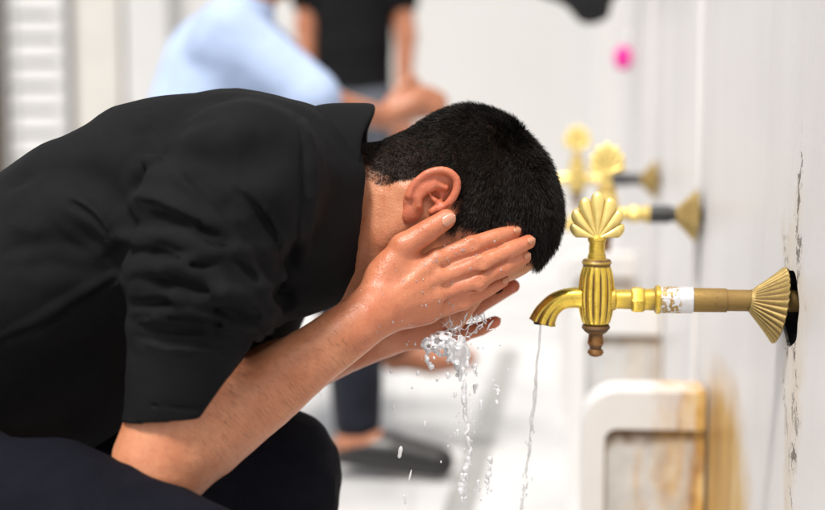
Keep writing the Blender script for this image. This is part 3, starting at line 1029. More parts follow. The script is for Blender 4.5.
# folds laid on the cloth: ridges stand a little proud of it, grooves are cut a little into it
def ridge(pts, r, k=.016, op='add', h=.45):
    k *= .75; h *= 1.25
    pts = np.array(pts, float)
    t = np.linspace(0, len(pts) - 1, 4 * (len(pts) - 1) + 1)
    i = np.clip(t.astype(int), 0, len(pts) - 2); f = (t - i)[:, None]
    p0, p1, p2, p3 = pts[np.maximum(i-1, 0)], pts[i], pts[i+1], pts[np.minimum(i+2, len(pts)-1)]
    q = .5 * (2*p1 + (p2-p0)*f + (2*p0-5*p1+4*p2-p3)*f*f + (3*p1-p0-3*p2+p3)*f**3)
    P, R = [], []
    for (x, y), s_ in zip(q, np.linspace(0, 1, len(q))):
        dz = SF.surface(x, y)
        if dz is None: continue
        e = math.sin(math.pi * s_) ** .6
        rr = r * (.35 + .65 * e)
        hh = h * e * (1 if op == 'add' else -1) + (-.25 * (1 - e) if op == 'add' else .25 * (1 - e))
        P.append(L(x, y, dz + rr * (1 - 2 * hh if op == 'add' else -1 - 2 * hh)))
        R.append(rr)
    if len(P) > 2: SF.chain(P, R, k=k, op=op)
G = 'sub'
# the hollow between back and sleeve, and the fold that closes it
ridge([(165, 140), (143, 160), (128, 186), (122, 214), (126, 250)], .012, .03, G, .26)
ridge([(123, 200), (134, 178), (150, 162), (168, 152)], .010, .012, h=.30)
ridge([(126, 208), (150, 200), (184, 210), (222, 232)], .011, .014, h=.26)
ridge([(132, 226), (160, 219), (196, 228), (236, 252), (262, 284)], .009, .009, G, .34)
ridge([(150, 128), (190, 150), (240, 162), (276, 150)], .014, .04, G, .16)
ridge([(170, 152), (205, 146), (236, 136)], .012, .03, h=.14)
# bunched folds above the rolled cuff
ridge([(130, 240), (160, 236), (196, 246), (224, 262)], .010, .010, h=.28)
ridge([(134, 254), (164, 252), (190, 262), (222, 258)], .0075, .006, G, .40)
ridge([(126, 266), (156, 264), (196, 274), (240, 300), (268, 330)], .010, .010, h=.30)
ridge([(130, 282), (160, 278), (200, 288), (244, 314), (262, 334)], .0075, .006, G, .40)
ridge([(132, 296), (150, 288), (176, 292), (204, 304)], .0080, .007, h=.30)
ridge([(150, 304), (180, 304), (214, 312), (246, 330)], .0065, .005, G, .42)
ridge([(132, 312), (160, 316), (206, 320), (240, 334)], .0080, .007, h=.28)
ridge([(136, 326), (172, 330), (210, 332), (246, 346)], .0065, .005, G, .40)
ridge([(218, 240), (242, 258), (266, 296), (278, 322)], .010, .012, h=.22)
ridge([(240, 232), (262, 252), (282, 292), (286, 312)], .011, .014, G, .28)
ridge([(236, 196), (270, 222), (292, 268)], .012, .03, G, .15)
ridge([(150, 342), (186, 346), (222, 344)], .006, .010, h=.2)
# long soft folds over the back, and the side seam
ridge([(20, 178), (62, 176), (104, 196)], .014, .04, G, .10)
ridge([(40, 196), (78, 206), (112, 236)], .013, .04, h=.10)
ridge([(0, 336), (60, 306), (116, 270)], .006, .008, h=.25)
ridge([(0, 345), (60, 316), (118, 280)], .006, .006, G, .35)
ridge([(20, 250), (70, 250), (112, 262)], .014, .04, G, .10)
# crisp folds: a lip of cloth with a sharp crease under it
def crease(pts, r=.006, h=.34):
    up = [(x, y - 2) for x, y in pts]; dn = [(x, y + 4) for x, y in pts]
    ridge(up, r, .006, 'add', h)
    ridge(dn, r * .62, .0022, G, .62)
crease([(136, 198), (160, 204), (186, 215), (208, 226), (224, 238)], .008, .30)
crease([(136, 246), (160, 249), (184, 258), (204, 262), (222, 254)], .0065)
crease([(127, 274), (154, 269), (198, 283), (248, 304), (268, 326)], .0075)
crease([(134, 298), (160, 296), (190, 301), (226, 304), (252, 314)], .006)
crease([(135, 314), (176, 313), (222, 322), (260, 340)], .006)
crease([(204, 236), (230, 248), (250, 268), (262, 288)], .006, .22)
crease([(236, 186), (258, 206), (274, 232), (281, 252)], .006, .15)
crease([(66, 196), (92, 214), (114, 244)], .007, .2)
# stitched edge of the rolled cuff and its upper roll
ridge([(134, 336), (170, 342), (214, 344), (240, 352)], .0045, .003, G, .5)
ridge([(131, 402), (168, 407), (204, 408), (222, 386)], .0012, .001, G, .6)
# slanting pulls from the shoulder down the sleeve
ridge([(176, 176), (200, 196), (232, 236), (250, 270)], .008, .010, h=.18)
ridge([(190, 172), (218, 196), (250, 240)], .009, .010, G, .18)
ridge([(60, 220), (86, 240), (112, 262)], .007, .010, h=.14)
ridge([(10, 262), (60, 254), (104, 262)], .008, .012, h=.12)
# shoulder seam round the sleeve head, yoke seam
ridge([(298, 116), (305, 150), (304, 200), (294, 250), (278, 292)], .0045, .006, G, .30)
ridge([(304, 120), (312, 160), (310, 210), (300, 262)], .006, .012, h=.20)
def shirt_folds(X, Y, Z):
    P = np.stack((X, Y, Z), 1)
    slv = np.clip((-Y - .10) / .1, 0, 1) * np.clip((X + .36) / .07, 0, 1)
    zpx = np.clip((Z - L(0, 345, -.2)[2]) / .02, 0, 1)                       # 0 on the flat cuff
    w1 = vnoise(P, 7, 2, 2); w2 = vnoise(P, 11, 7, 2); w3 = vnoise(P, 6, 14, 2)
    def pleat(ph): return (.5 + .5 * np.sin(ph)) ** 2
    # soft pulls running down the back towards the armpit
    a = pleat((Z * .8 + X * .55) * 62 + 4.5 * w1) * np.clip(w3 * 2.2 + .35, 0, 1)
    # bunching across the sleeve, strongest above the elbow
    b = pleat((Z * .96 - X * .25) * 165 + 5.0 * w2) * np.clip(w3 * 2 + .55, 0, 1) * np.clip((L(0, 205, -.2)[2] - Z) / .05, 0, 1)
    # pulls that fan out of the shoulder seam
    c = pleat((X * .9 + Z * .45) * 105 + 4.0 * w2) * np.clip(-w3 * 2.2 + .3, 0, 1)
    return .0016 * w1 - .0034 * a * (1 - slv) + slv * zpx * (-.0034 * b - .0030 * c) + .0006 * vnoise(P, 40, 5, 2)
SF.offset(shirt_folds, .02)
# cut the cuffs open and hollow them
ca, cb, cc = L(125, 408, -.21), L(204, 415, -.21), L(229, 384, -.21)
boxlo = L(60, 520, 0) * (1, 0, 1) + (0, -.33, 0); boxhi = L(300, 348, 0) * (1, 0, 1) + (0, -.12, 0)
SF.plane_cut(cb, np.array((.088, 0, -1.0)), (boxlo, boxhi))
SF.plane_cut(cb, np.array((.83, 0, -.56)), (L(150, 520, 0) * (1, 0, 1) + (0, -.33, 0), L(300, 328, 0) * (1, 0, 1) + (0, -.12, 0)))
SF.chain([L(184, 372, -.21), L(164, 450, -.206)], (.042, .0445), k=.004, op='sub')
lc = L(240, 380, .2)
SF.plane_cut(lc, np.array((-.3, 0, -.95)), (L(100, 520, 0) * (1, 0, 1) + (0, .06, 0), L(330, 370, 0) * (1, 0, 1) + (0, .33, 0)))
# neck opening
SF.chain([L(318, 205), L(400, 215)], (.080, .082), k=.004, op='sub')
sv, sq_ = SF.mesh(1)
shirt = part('shirt', (sv, sq_), M['black_cloth'], man)

# cuff band: a turned-up ring standing 2 mm proud
# collar
def loop(c, axv, hv, n=72, sqr=2.4):
    out = []
    for k in range(n):
        a = 2 * math.pi * k / n
        ca_, sa_ = math.cos(a), math.sin(a)
        out.append(c + axv * math.copysign(abs(ca_) ** (2 / sqr), ca_) + hv * math.copysign(abs(sa_) ** (2 / sqr), sa_))
    return np.array(out)
def ell_between(top, bot, half, n=72):
    top, bot = np.array(top), np.array(bot)
    return loop((top + bot) / 2, (top - bot) / 2, np.array((0, -half, 0)), n)
rows = []
r0 = ell_between(L(300, 112), L(282, 300), .088)
r1 = ell_between(L(318, 104.5), L(300, 296), .087)
r2 = ell_between(L(345, 104.5), L(325, 285), .085)
r3 = ell_between(L(371, 104), L(346, 274), .082)
r4 = ell_between(L(373.5, 107), L(348, 271), .0795)
r5 = ell_between(L(369, 114), L(344, 266), .075)
r6 = ell_between(L(335, 118), L(318, 272), .074)
rings = [r0, r1, r2, r3, r4, r5, r6]
cv = []; n = 72
for i, r in enumerate(rings):
    r = r.copy()
    ang = np.arange(n) / n * 2 * math.pi
    r[:, 0] += .003 * np.sin(ang * 3 + 1) + .0015 * np.sin(ang * 7 + i)
    r[:, 1] *= 1 + .02 * np.sin(ang * 2 + .5 + i * .3)
    cv.append(r)
cv = np.concatenate(cv)
cq = np.array([(i*n+k, i*n+(k+1) % n, (i+1)*n+(k+1) % n, (i+1)*n+k) for i in range(len(rings)-1) for k in range(n)])
for _ in range(2):
    nv = []; 
    # subdivide rows smoothly by the modifier below
    break
collar = part('collar', (cv, cq), M['black_cloth'], shirt)
md = collar.modifiers.new('thick', 'SOLIDIFY'); md.thickness = .0022; md.offset = 0
md = collar.modifiers.new('round', 'SUBSURF'); md.levels = 2; md.render_levels = 2

# trousers
TF = Field(L(-420, 900, -.4) * (1, 0, 1) + (0, -.42, 0), L(400, 370, 0) * (1, 0, 1) + (0, .32, 0), .0045)
TF.chain([L(-150, 430), L(-170, 470)], (.125, .125), k=.03, sq=(H_LT, 1.4))
TF.chain([L(-150, 515, -.14), L(50, 524, -.235), L(190, 578, -.262), NK_KN + np.array((-.005, -.03, -.0))], (.100, .078, .072, .066), k=.04)
TF.chain([NK_KN + np.array((0, -.03, 0)), NK_KN * .6 + NK_AN * .4, NK_AN], (.066, .068, .058), k=.03)
TF.chain([FK_HIP, L(150, 474, .125), FK_KN + (0, 0, .006)], (.095, .082, .082), k=.04)
TF.chain([FK_KN, FK_KN * .6 + FK_AN * .4, FK_AN], (.077, .070, .058), k=.03)
def trouser_folds(X, Y, Z):
    P = np.stack((X, Y, Z * 1.6), 1)
    r = 1 - np.abs(vnoise(P, 10, 12, 2)) * 2
    return .0045 * vnoise(P, 12, 6, 3) - .006 * np.clip(r, 0, 1) ** 1.5
TF.offset(trouser_folds, .025)
tv, tq = TF.mesh(1)
part('trousers', (tv, tq), M['navy_cloth'], man)

# shoes under the frame
for an in (NK_AN, FK_AN):
    f = Field(an + (-.12, -.08, -.13), an + (.28, .08, .07), .005)
    f.chain([an + (-.045, 0, -.055), an + (.06, 0, -.06), an + (.17, 0, -.075)], (.04, .042, .032), k=.01)
    f.chain([an + (0, 0, 0), an + (0, 0, -.05)], (.046, .042), k=.02)
    f.plane_cut(an + np.array((0, 0, -.095)), np.array((0, 0, -1.0)))
    part('shoe', f.mesh(1), M['leather'], man)
# ================================================================== wall frame and taps
WYAW = math.atan((530 - CX) / FPX)
W0 = W(787, 301, 0.0)                              # where the near tap's pipe meets the wall
WU = Vector((math.sin(WYAW), math.cos(WYAW), 0))   # along the wall, into the distance
WN = Vector((-math.cos(WYAW), math.sin(WYAW), 0))  # out of the wall
def S(u, v, z): return Vector((W0.x, W0.y, 0)) + WU * u + WN * v + Vector((0, 0, z))
ZP = W0.z
PIPE_LOCAL_ROT = math.atan2(WN.y, WN.x)            # local +x points out of the wall

def make_tap(loc, label, group, mats, pipe=.14, band='tape', tilt=0.12, yaw=0.0, esc_r=.042, drop=0.0):
    t = empty('water_tap', loc, PIPE_LOCAL_ROT + yaw)
    tag(t, label, 'tap', group)
    x_band0 = pipe                                   # silver band from here outward
    xb = x_band0 + .036
    # --- escutcheon: pleated cone, loose and tilted
    NP = 30
    def pl(i, h, a):
        ph = math.cos(a * NP)
        return 1 + (.045 if i not in (0,) else .03) * ph, max(0, -ph) * .9
    mb = MB()
    prof = []
    for q in np.linspace(0, 1, 14):
        prof.append((.006 + q * .031, esc_r + (.0130 - esc_r) * (q ** .92)))
    prof = [(.006, esc_r - .003), (.0045, esc_r - .0012)] + prof + [(.039, .0124)]
    mb.lathe(prof, 'x', NP * 6, lambda i, h, a: (pl(i, h, a) if 2 <= i < 15 else (1.0, .4)), caps=False)
    inner = [(.008, esc_r - .004), (.036, .0135)]
    mb.lathe(inner, 'x', 60, caps=False, dirt=[1, 1])
    e = mb.build('escutcheon', M[mats['esc']], t, angle=60)
    e.rotation_euler = (0, -tilt, .05)
    e.location = (.003, 0, -.001 - .030 * math.sin(tilt))
    # --- pipe
    mb = MB()
    mb.lathe([(-.06, .0120), (.066, .0120), (.0665, .0133), (x_band0 + .004, .0135)], 'x', 36,
             dirt=[.3, .45, .5, .25])
    mb.build('pipe', M['dull_brass' if band == 'tape' else 'dark_pipe'], t)
    mb = MB()
    mb.lathe([(x_band0 - .001, .0136), (x_band0, .0148), (x_band0 + .012, .0150), (x_band0 + .0155, .0149), (x_band0 + .030, .0151), (xb - .0005, .0149), (xb, .0138)], 'x', 40,
             dirt=[0, 0, .2, 1, 1, .8, 0])
    mb.build('thread_tape' if band == 'tape' else 'coupling', M[band], t)
    # --- connector with flange and hex
    mb = MB()
    def hexf(i, h, a):
        if 6 <= i <= 9:
            w = math.cos(math.pi / 6) / math.cos((a % (math.pi / 3)) - math.pi / 6)
            return w * 1.06, .15
        return 1.0, 0.0
    x = xb
    mb.lathe([(x - .0015, .0140), (x, .0160), (x + .004, .0162), (x + .0055, .0145), (x + .0065, .0124), (x + .0165, .0120), (x + .0175, .0132), (x + .0205, .0144), (x + .0285, .0144),
              (x + .0315, .0132), (x + .0325, .0112), (x + .048, .0108), (x + .050, .0128), (x + .056, .0130)], 'x', 48, hexf,
             dirt=[.5, .2, .1, .5, .6, .05, .5, .1, .05, .35, .5, .0, .4, .2])
    mb.build('connector', M[mats['body']], t, angle=35)
    xc = x + .0705                                   # centre of the barrel
    # --- fluted barrel
    mb = MB()
    NF = 14
    def fl(i, h, a):
        if 4 <= i <= 16:
            w = abs(math.sin(a * NF / 2))
            env = min(1, (i - 3) / 3, (17 - i) / 3)
            return 1 + env * (.09 * w - .05), env * max(0, 1 - w * 1.7) * 1.3
        return 1.0, .45
    bp = [(.046, .0098), (.0445, .0150), (.041, .0168), (.038, .0150)]
    for q in np.linspace(0, 1, 13):
        h = .036 - q * .062
        bp.append((h, .0158 + .0040 * math.sin(math.pi * min(1, q * 1.02)) ** .7))
    bp += [(-.028, .0140), (-.030, .0105)]
    mb.lathe(bp, 'z', NF * 10, fl, org=(xc, 0, 0), dirt=[.3, .9, .55, .9] + [0] * 13 + [.7, .8])
    barrel = mb.build('barrel', M[mats['body']], t, angle=50)
    # --- lower cap and finial
    mb = MB()
    mb.lathe([(-.0285, .0110), (-.0295, .0150), (-.0325, .0160), (-.035, .0140), (-.0375, .0118), (-.040, .0078), (-.044, .0085), (-.050, .0095), (-.0535, .0072),
              (-.0565, .0062), (-.058, .0084), (-.061, .0092), (-.064, .0070), (-.0655, .0030)], 'z', 40, org=(xc, 0, 0),
             dirt=[.8, .5, .6, .7, .3, .5, 0, 0, .5, .6, .1, 0, .1, .2])
    mb.build('finial', M['bronze'], t)
    # --- stem
    mb = MB()
    mb.lathe([(.044, .0098), (.048, .0104), (.0505, .0094), (.053, .0090), (.063, .0088), (.066, .0104), (.0685, .0104), (.0705, .0088), (.073, .0080), (.076, .0062)], 'z', 32, org=(xc, 0, 0),
             dirt=[.6, .2, .5, .15, .1, .3, .1, .35, .2, 0])
    mb.build('stem', M[mats['body']], t)
    # --- shell handle: seven fingers fanned out
    mb = MB()
    hz = .079
    nl = 7
    NA, NR = 127, 26
    vs = []; ds = []
    for side in (1, -1):
        for i in range(NA):
            tq = i / (NA - 1)
            a = math.radians(-80 + 160 * tq)           # 0 = straight up
            ph = tq * nl
            lobe = abs(math.sin(math.pi * ph))
            rmax = .0515 - .0215 * (abs(a) / 1.36) ** 1.25
            for j in range(NR):
                s = j / (NR - 1)
                rr = rmax * (1 - .17 * (1 - lobe ** .5) * s ** 1.5)
                r = rr * s
                xx = -math.sin(a) * r * .98
                zz = hz - .010 + math.cos(a) * r - .004 * (abs(a) / 1.4) ** 4 * s
                rib = lobe ** .8 * min(1, s * 2.2)
                edge = math.sqrt(max(0, 1 - s ** 6))
                th = (.0036 + .0024 * rib + .0046 * (1 - s) ** 1.5) * edge
                vs.append((xc + xx, side * -th, zz)); ds.append(max(0, 1 - lobe * 2.2) * min(1, s * 1.8) * .7)
    fs = []
    for sd in range(2):
        o = sd * NA * NR
        for i in range(NA - 1):
            for j in range(NR - 1):
                fs.append((o + i*NR+j, o + i*NR+j+1, o + (i+1)*NR+j+1, o + (i+1)*NR+j))
    o = NA * NR
    for i in (0, NA - 1):
        for j in range(NR - 1):
            fs.append((i*NR+j, i*NR+j+1, o + i*NR+j+1, o + i*NR+j))
    mb.add(vs, fs, ds)
    hdl = mb.build('handle', M[mats['shell']], t, angle=70)
    # --- spout: curved, three flutes towards a flared lip
    mb = MB()
    ctrl = [(xc + .013, .0005), (xc + .024, .0012), (xc + .036, -.0005), (xc + .046, -.0055), (xc + .0535, -.0135), (xc + .0580, -.0215), (xc + .0600, -.0275)]
    pts = []
    for i in range(len(ctrl) - 1):
        p0 = np.array(ctrl[max(i-1, 0)]); p1 = np.array(ctrl[i]); p2 = np.array(ctrl[i+1]); p3 = np.array(ctrl[min(i+2, len(ctrl)-1)])
        for q in np.linspace(0, 1, 7)[:-1]:
            c = .5 * ((2*p1) + (-p0+p2)*q + (2*p0-5*p1+4*p2-p3)*q*q + (-p0+3*p1-3*p2+p3)*q**3)
            pts.append((c[0], 0, c[1]))
    pts.append((ctrl[-1][0], 0, ctrl[-1][1]))
    nP = len(pts)
    rad = [.0125 - .0012 * math.sin(math.pi * min(1, i / nP * 1.4)) + .0020 * max(0, (i / (nP-1) - .62) / .38) ** 1.5 for i in range(nP)]
    def sp(i, g):
        w = max(0.0, (i / (nP-1) - .35) / .65)
        f = abs(math.cos(g * 4))
        return 1 + w * (.18 * f - .10), 1.5 * w * max(0, 1 - f * 1.6) + .6 * max(0, (i - nP + 3) / 3)
    mb.tube(pts, rad, 64, sp)
    # dark plug paints the shade inside the spout opening
    px, pz = ctrl[-1]
    mb2 = MB()
    mb2.lathe([(-.0012, .0095), (.004, .0090)], 'z', 32, org=(px + .0002, 0, pz))
    spout = mb.build('spout', M[mats['body']], t, angle=50)
    mo = mb2.build('mouth', M['shade_joint'], t)
    mo.parent = spout
    return t, xc, px, pz

BR = dict(esc='escutcheon', body='brass', shell='shell_brass')
FAR = dict(esc='escutcheon', body='shell_brass', shell='shell_brass')  # paler body colour carries the overexposed wash on the far taps
TG = 'brass taps along the marble wall'
tap1, XC, SPX, SPZ = make_tap(W0, 'sharp near brass tap with shell handle and a band of silver thread tape', TG, BR, pipe=.104, tilt=.16)
d2 = D0 / .66 - D0
u2 = d2 / math.cos(WYAW)
make_tap(S(u2, 0, W(690, 214, d2).z), 'second brass tap with shell handle, blurred, its pipe wrapped in a black band', TG, FAR, pipe=.050, band='dark_pipe', tilt=.05)
d3 = D0 / .50 - D0
u3 = d3 / math.cos(WYAW)
make_tap(S(u3, 0, W(655, 179, d3).z), 'farthest brass tap, pale and most blurred, with a thin dark pipe', TG, FAR, pipe=.075, band='dark_pipe', tilt=.0)
# ================================================================== floor, walls, partitions
def grid_mesh(name, xs, ys, zf, mat):
    vs = [(x, y, zf(x, y)) for y in ys for x in xs]
    nx = len(xs)
    fs = [(j*nx+i, j*nx+i+1, (j+1)*nx+i+1, (j+1)*nx+i) for j in range(len(ys)-1) for i in range(nx-1)]
    me = bpy.data.meshes.new(name); me.from_pydata(vs, [], fs); me.materials.append(mat)
    o = bpy.data.objects.new(name, me); COL.objects.link(o)
    return o
fl_ = grid_mesh('floor', [-30, 30], [-30, 60], lambda x, y: 0.0, M['floor'])
struct(fl_, 'wet pale marble floor of the washing court', 'floor')

# shallow drain channel running along the wall: kerb strips with a dark bed
def box_obj(name, lo, hi, mat, frame=None, bev=.003, parent=None):
    mb = MB(); mb.box(lo, hi, bev)
    o = mb.build(name, mat, parent, angle=35)
    if frame:
        o.location, o.rotation_euler = frame[0], (0, 0, frame[1])
    return o
# site frame: local x = along the wall (away), y = out of the wall
SITE_ROT = math.atan2(WU.y, WU.x)
SITE_LOC = Vector((W0.x, W0.y, 0))
def floor_pt(px, py):
    d = W(px, py, 0) - CAM
    return CAM + d * (-CAM.z / d.z)
g0, g1 = floor_pt(462, 500), floor_pt(510, 350)
dr = box_obj('drain_channel', (-1.5, -.032, -.02), ((g1 - g0).length, .032, .005), M['gutter'], (g0, math.atan2(g1.y - g0.y, g1.x - g0.x)), 0)
struct(dr, 'dark wet drain strip set in the marble floor', 'drain')

def site_empty(name, u=0.0):
    e = empty(name, S(u, 0, 0), SITE_ROT)
    return e

WALL_H = 3.4
wall = site_empty('washing_wall')
tag(wall, 'white marble slab wall on the right carrying the row of brass taps', 'wall')
# near slab with the hole behind the near escutcheon
UJ = .175                                           # vertical joint left of the tap
def holed_panel(u0, u1, uc, zc, ru, rz, th, front, mat, parent, name):
    """a slab in the u-z plane, front face at v=front, with an elliptical hole"""
    n = 64
    mb = MB()
    inner, outer = [], []
    for k in range(n):
        a = 2 * math.pi * k / n
        c, s = math.cos(a), math.sin(a)
        wob = 1 + .05 * math.sin(3 * a + 1) + .04 * math.sin(7 * a)
        inner.append((uc + ru * wob * c, zc + rz * wob * s))
        tt = min(((u1 - uc) / c if c > 1e-6 else (u0 - uc) / c if c < -1e-6 else 1e9),
                 ((WALL_H - zc) / s if s > 1e-6 else (0 - zc) / s if s < -1e-6 else 1e9))
        outer.append((uc + tt * c, zc + tt * s))
    # add the rectangle's corners
    vs = [(p[0], front, p[1]) for p in inner] + [(p[0], front, p[1]) for p in outer] + [(p[0], front - .06, p[1]) for p in inner]
    cs = [(u0, 0), (u1, 0), (u1, WALL_H), (u0, WALL_H)]
    ci = len(vs)
    vs += [(c[0], front, c[1]) for c in cs]
    fs = []
    for k in range(n):
        k2 = (k + 1) % n
        p, q = outer[k], outer[k2]
        corner = None
        for j, c in enumerate(cs):
            on_p = abs(p[0]-c[0]) < 1e-6, abs(p[1]-c[1]) < 1e-6
            on_q = abs(q[0]-c[0]) < 1e-6, abs(q[1]-c[1]) < 1e-6
            if (on_p[0] and on_q[1] and not on_p[1] and not on_q[0]) or (on_p[1] and on_q[0] and not on_p[0] and not on_q[1]):
                corner = ci + j
        if corner is not None:
            fs.append((k, n + k, corner, n + k2, k2))
        else:
            fs.append((k, n + k, n + k2, k2))
        fs.append((k, k2, 2*n + k2, 2*n + k))
    # back of the cavity
    mb.add(vs, fs)
    o = mb.build(name, mat, parent, smooth=False)
    bk = MB()
    bk.box((uc - .09, front - .085, zc - .09), (uc + .09, front - .0805, zc + .09))
    nn_ = len(inner)
    sc_ = [(uc + (p[0] - uc) * .985, zc + (p[1] - zc) * .985) for p in inner]
    bk.add([(p[0], front - .003, p[1]) for p in sc_] + [(p[0], front - .08, p[1]) for p in sc_], [(k, (k + 1) % nn_, nn_ + (k + 1) % nn_, nn_ + k) for k in range(nn_)])
    bk.build('cavity', M['shade_joint'], o)  # near-black lining puts the hole's shade into the colour
    return o
F0 = .0
holed_panel(-.62, UJ - .006, -.022, ZP - .002, .066, .042, .06, F0 + .001, M['near_marble'], wall, 'marble_slab')
edges = [UJ + .006, .95, 1.45, 2.05, 2.8, 3.7, 4.6, 5.5]
for i in range(len(edges) - 1):
    off = (-.004, .006, -.002, .004, 0, .004, 0)[i]
    mb = MB(); mb.box((edges[i] + .003, -.06, 0), (edges[i+1] - .003, off, WALL_H), .0015)
    mb.build('marble_slab', M['stained_wall'] if i < 1 else M['wall_marble'], wall)
mb = MB()
for e_ in [UJ] + edges[1:-1]: mb.box((e_ - .009, -.05, 0), (e_ + .009, -.0045, WALL_H))
mb.build('joint', M['shade_joint'], wall)
mb = MB(); mb.box((-.62, -.2, 0), (5.6, -.09, WALL_H)); mb.build('wall_core', M['gutter'], wall)
mb = MB(); mb.box((-1.9, -.2, 0), (-.6215, .001, WALL_H), .0015); mb.build('marble_slab', M['near_marble'], wall)
# marble partitions between the taps
def partition(u, label, mats=('partition', 'partition_panel'), h=.445, out=.198, th=.09):
    t = site_empty('partition', u)
    tag(t, label, 'partition', 'low marble partitions below the taps')
    # frame: outline with a rounded outer top corner, inner recess
    def outline(o, hh, r, y0):
        pts = [(y0, 0), (y0, hh)]
        for k in range(13):
            a = math.pi / 2 * (1 - k / 12)
            pts.append((o - r + r * math.cos(a), hh - r + r * math.sin(a)))
        pts.append((o, 0))
        return pts
    o1 = outline(out, h, .06, .002)
    o2 = [(.0035, 0.0), (.0035, h - .062)]
    for k in range(13):
        a = math.pi / 2 * (1 - k / 12); r = .02
        o2.append((out - .036 - r + r * math.cos(a), h - .062 - r + r * math.sin(a)))
    o2.append((out - .036, 0.0))
    n = len(o1)
    mb = MB()
    vs = []; fs = []
    for (x, rows) in ((-th / 2, (o1, o2)), (-th / 2 + .009, (o2,)), (th / 2, (o1,))):
        for r in rows: vs += [(x, p[0], p[1]) for p in r]
    # rows: 0 front outer, 1 front inner, 2 recess inner, 3 back outer
    for k in range(n - 1):
        fs += [(k, k+1, n+k+1, n+k), (n+k, n+k+1, 2*n+k+1, 2*n+k), (k+1, k, 3*n+k, 3*n+k+1)]
    fs.append(tuple(3*n + k for k in range(n)))
    mb.add(vs, fs)
    o = mb.build('frame', M[mats[0]], t, angle=40)
    bv = o.modifiers.new('soft', 'BEVEL'); bv.width = .006; bv.segments = 3; bv.limit_method = 'ANGLE'; bv.angle_limit = math.radians(50)
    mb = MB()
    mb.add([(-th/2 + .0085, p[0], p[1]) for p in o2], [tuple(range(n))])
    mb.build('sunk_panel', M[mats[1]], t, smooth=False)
    return t
dp1 = D0 / .69 - D0
partition(dp1, 'rust streaked marble partition nearest the camera, at the foot of the wall')
partition(dp1 + .88, 'blurred grey, faintly rust stained marble partition behind the rust streaked one', ('partition_grey', 'panel_grey'))
partition(dp1 + 1.76, 'farthest low marble partition, under the most distant tap', ('partition_grey', 'panel_grey'))

# far end wall with pilasters, louvred shutter and a dark jamb
EY = 9.0
ew = empty('end_wall', (0, EY, 0))
tag(ew, 'pale stone wall closing the court behind the standing figures', 'wall')
mb = MB(); mb.box((-1.56, 0, 0), (3.0, .3, 4.2)); mb.build('wall_face', M['end_marble'], ew, smooth=False)
for x0, x1, mt in ((-1.86, -1.60, 'cream'), (-1.58, -1.34, 'white_paint')):
    mb = MB(); mb.box((x0, -.12, 0), (x1, .1, 4.2), .01); mb.build('pilaster', M[mt], ew)
    mb = MB(); mb.box((x0 - .05, -.17, 0), (x1 + .05, .1, .22), .012); mb.build('plinth', M[mt], ew)
mb = MB(); mb.box((-6, .05, 0), (-1.56, .35, 4.2)); mb.build('wall_face', M['white_paint'], ew, smooth=False)
sh = empty('louvred_shutter', (0, EY - .14, 0))
tag(sh, 'white louvred shutter with horizontal slats at far left', 'shutter')
mb = MB(); mb.box((-2.215, -.03, 0), (-2.195, .05, 3.2), .004); mb.box((-1.935, -.03, 0), (-1.895, .05, 3.2), .004); mb.box((-2.195, -.03, 3.14), (-1.935, .05, 3.2), .004)
mb.build('shutter_frame', M['white_paint'], sh)
mb = MB()
for k in range(24):
    z = .05 + k * .13
    mb.add([(-2.195, -.012, z), (-1.935, -.012, z), (-1.935, .008, z + .10), (-2.195, .008, z + .10), (-2.195, -.004, z - .012), (-1.935, -.004, z - .012), (-1.935, .018, z + .088), (-2.195, .018, z + .088)],
           [(0,1,2,3),(7,6,5,4),(0,4,5,1),(3,2,6,7),(0,3,7,4),(1,5,6,2)])
mb.build('slats', M['white_paint'], sh, smooth=False)
jb = empty('door_post', (-2.285, EY - .12, 0))
tag(jb, 'dark wooden door post at the far left edge', 'door post')
mb = MB(); mb.box((-.045, -.06, 0), (.055, .06, 3.2), .006); mb.box((-.055, -.075, 0), (.065, .075, .18), .006)
o = mb.build('post', M['dark_wood'], jb)

# pink soap on a small steel dish, and the dark bag on a hook
dpx = D0 / .385 - D0
pk = W(623, 58, dpx)
ps = empty('soap', pk)
tag(ps, 'small bright pink soap cake hanging on the wall above the far taps', 'soap')
f = Field((-.05, -.05, -.06), (.05, .05, .06), .003)
f.ell((0, 0, 0), (.026, .02, .034)); f.ell((0, -.004, 0), (.022, .02, .03), k=.01)
f.plane_cut((0, -.017, 0), (0, -1.0, 0))
def local_mesh(name, VQ, mat, parent):
    me = mesh_np(name, VQ[0], VQ[1]); me.materials.append(mat)
    me.polygons.foreach_set('use_smooth', np.ones(len(me.polygons), dtype=bool))
    o = bpy.data.objects.new(name, me); COL.objects.link(o); o.parent = parent
    return o
local_mesh('cake', f.mesh(1), M['pink'], ps)
mb = MB(); mb.tube([(0, .0, .03), (.01, .005, .06), (.05, .012, .075)], .004, 10)
mb.build('cord', M['steel'], ps)

bgp = W(584, 4, D0 / .42 - D0)
bg = empty('hanging_bag', bgp)
tag(bg, 'black cloth bag hanging from above at the top edge of the picture', 'bag')
f = Field((-.16, -.09, -.06), (.14, .09, .34), .006)
f.chain([(.02, 0, -.015), (.01, 0, .07), (.0, 0, .2)], (.038, .075, .06), k=.02, sq=(np.array((1.0, 0, 0)), 1.25))
f.chain([(-.115, 0, .045), (-.02, 0, .03)], (.022, .042), k=.03)
f.offset(lambda X, Y, Z: .006 * vnoise(np.stack((X, Y, Z), 1), 22, 4, 2), .02)
local_mesh('sack', f.mesh(1), M['bag'], bg)
mb = MB(); mb.tube([(0, 0, .2), (.06, .0, .42), (.20, .02, .56)], .008, 10); mb.tube([(0, 0, .2), (.04, .02, .44), (.20, .02, .56)], .008, 10)
mb.build('strap', M['bag'], bg)

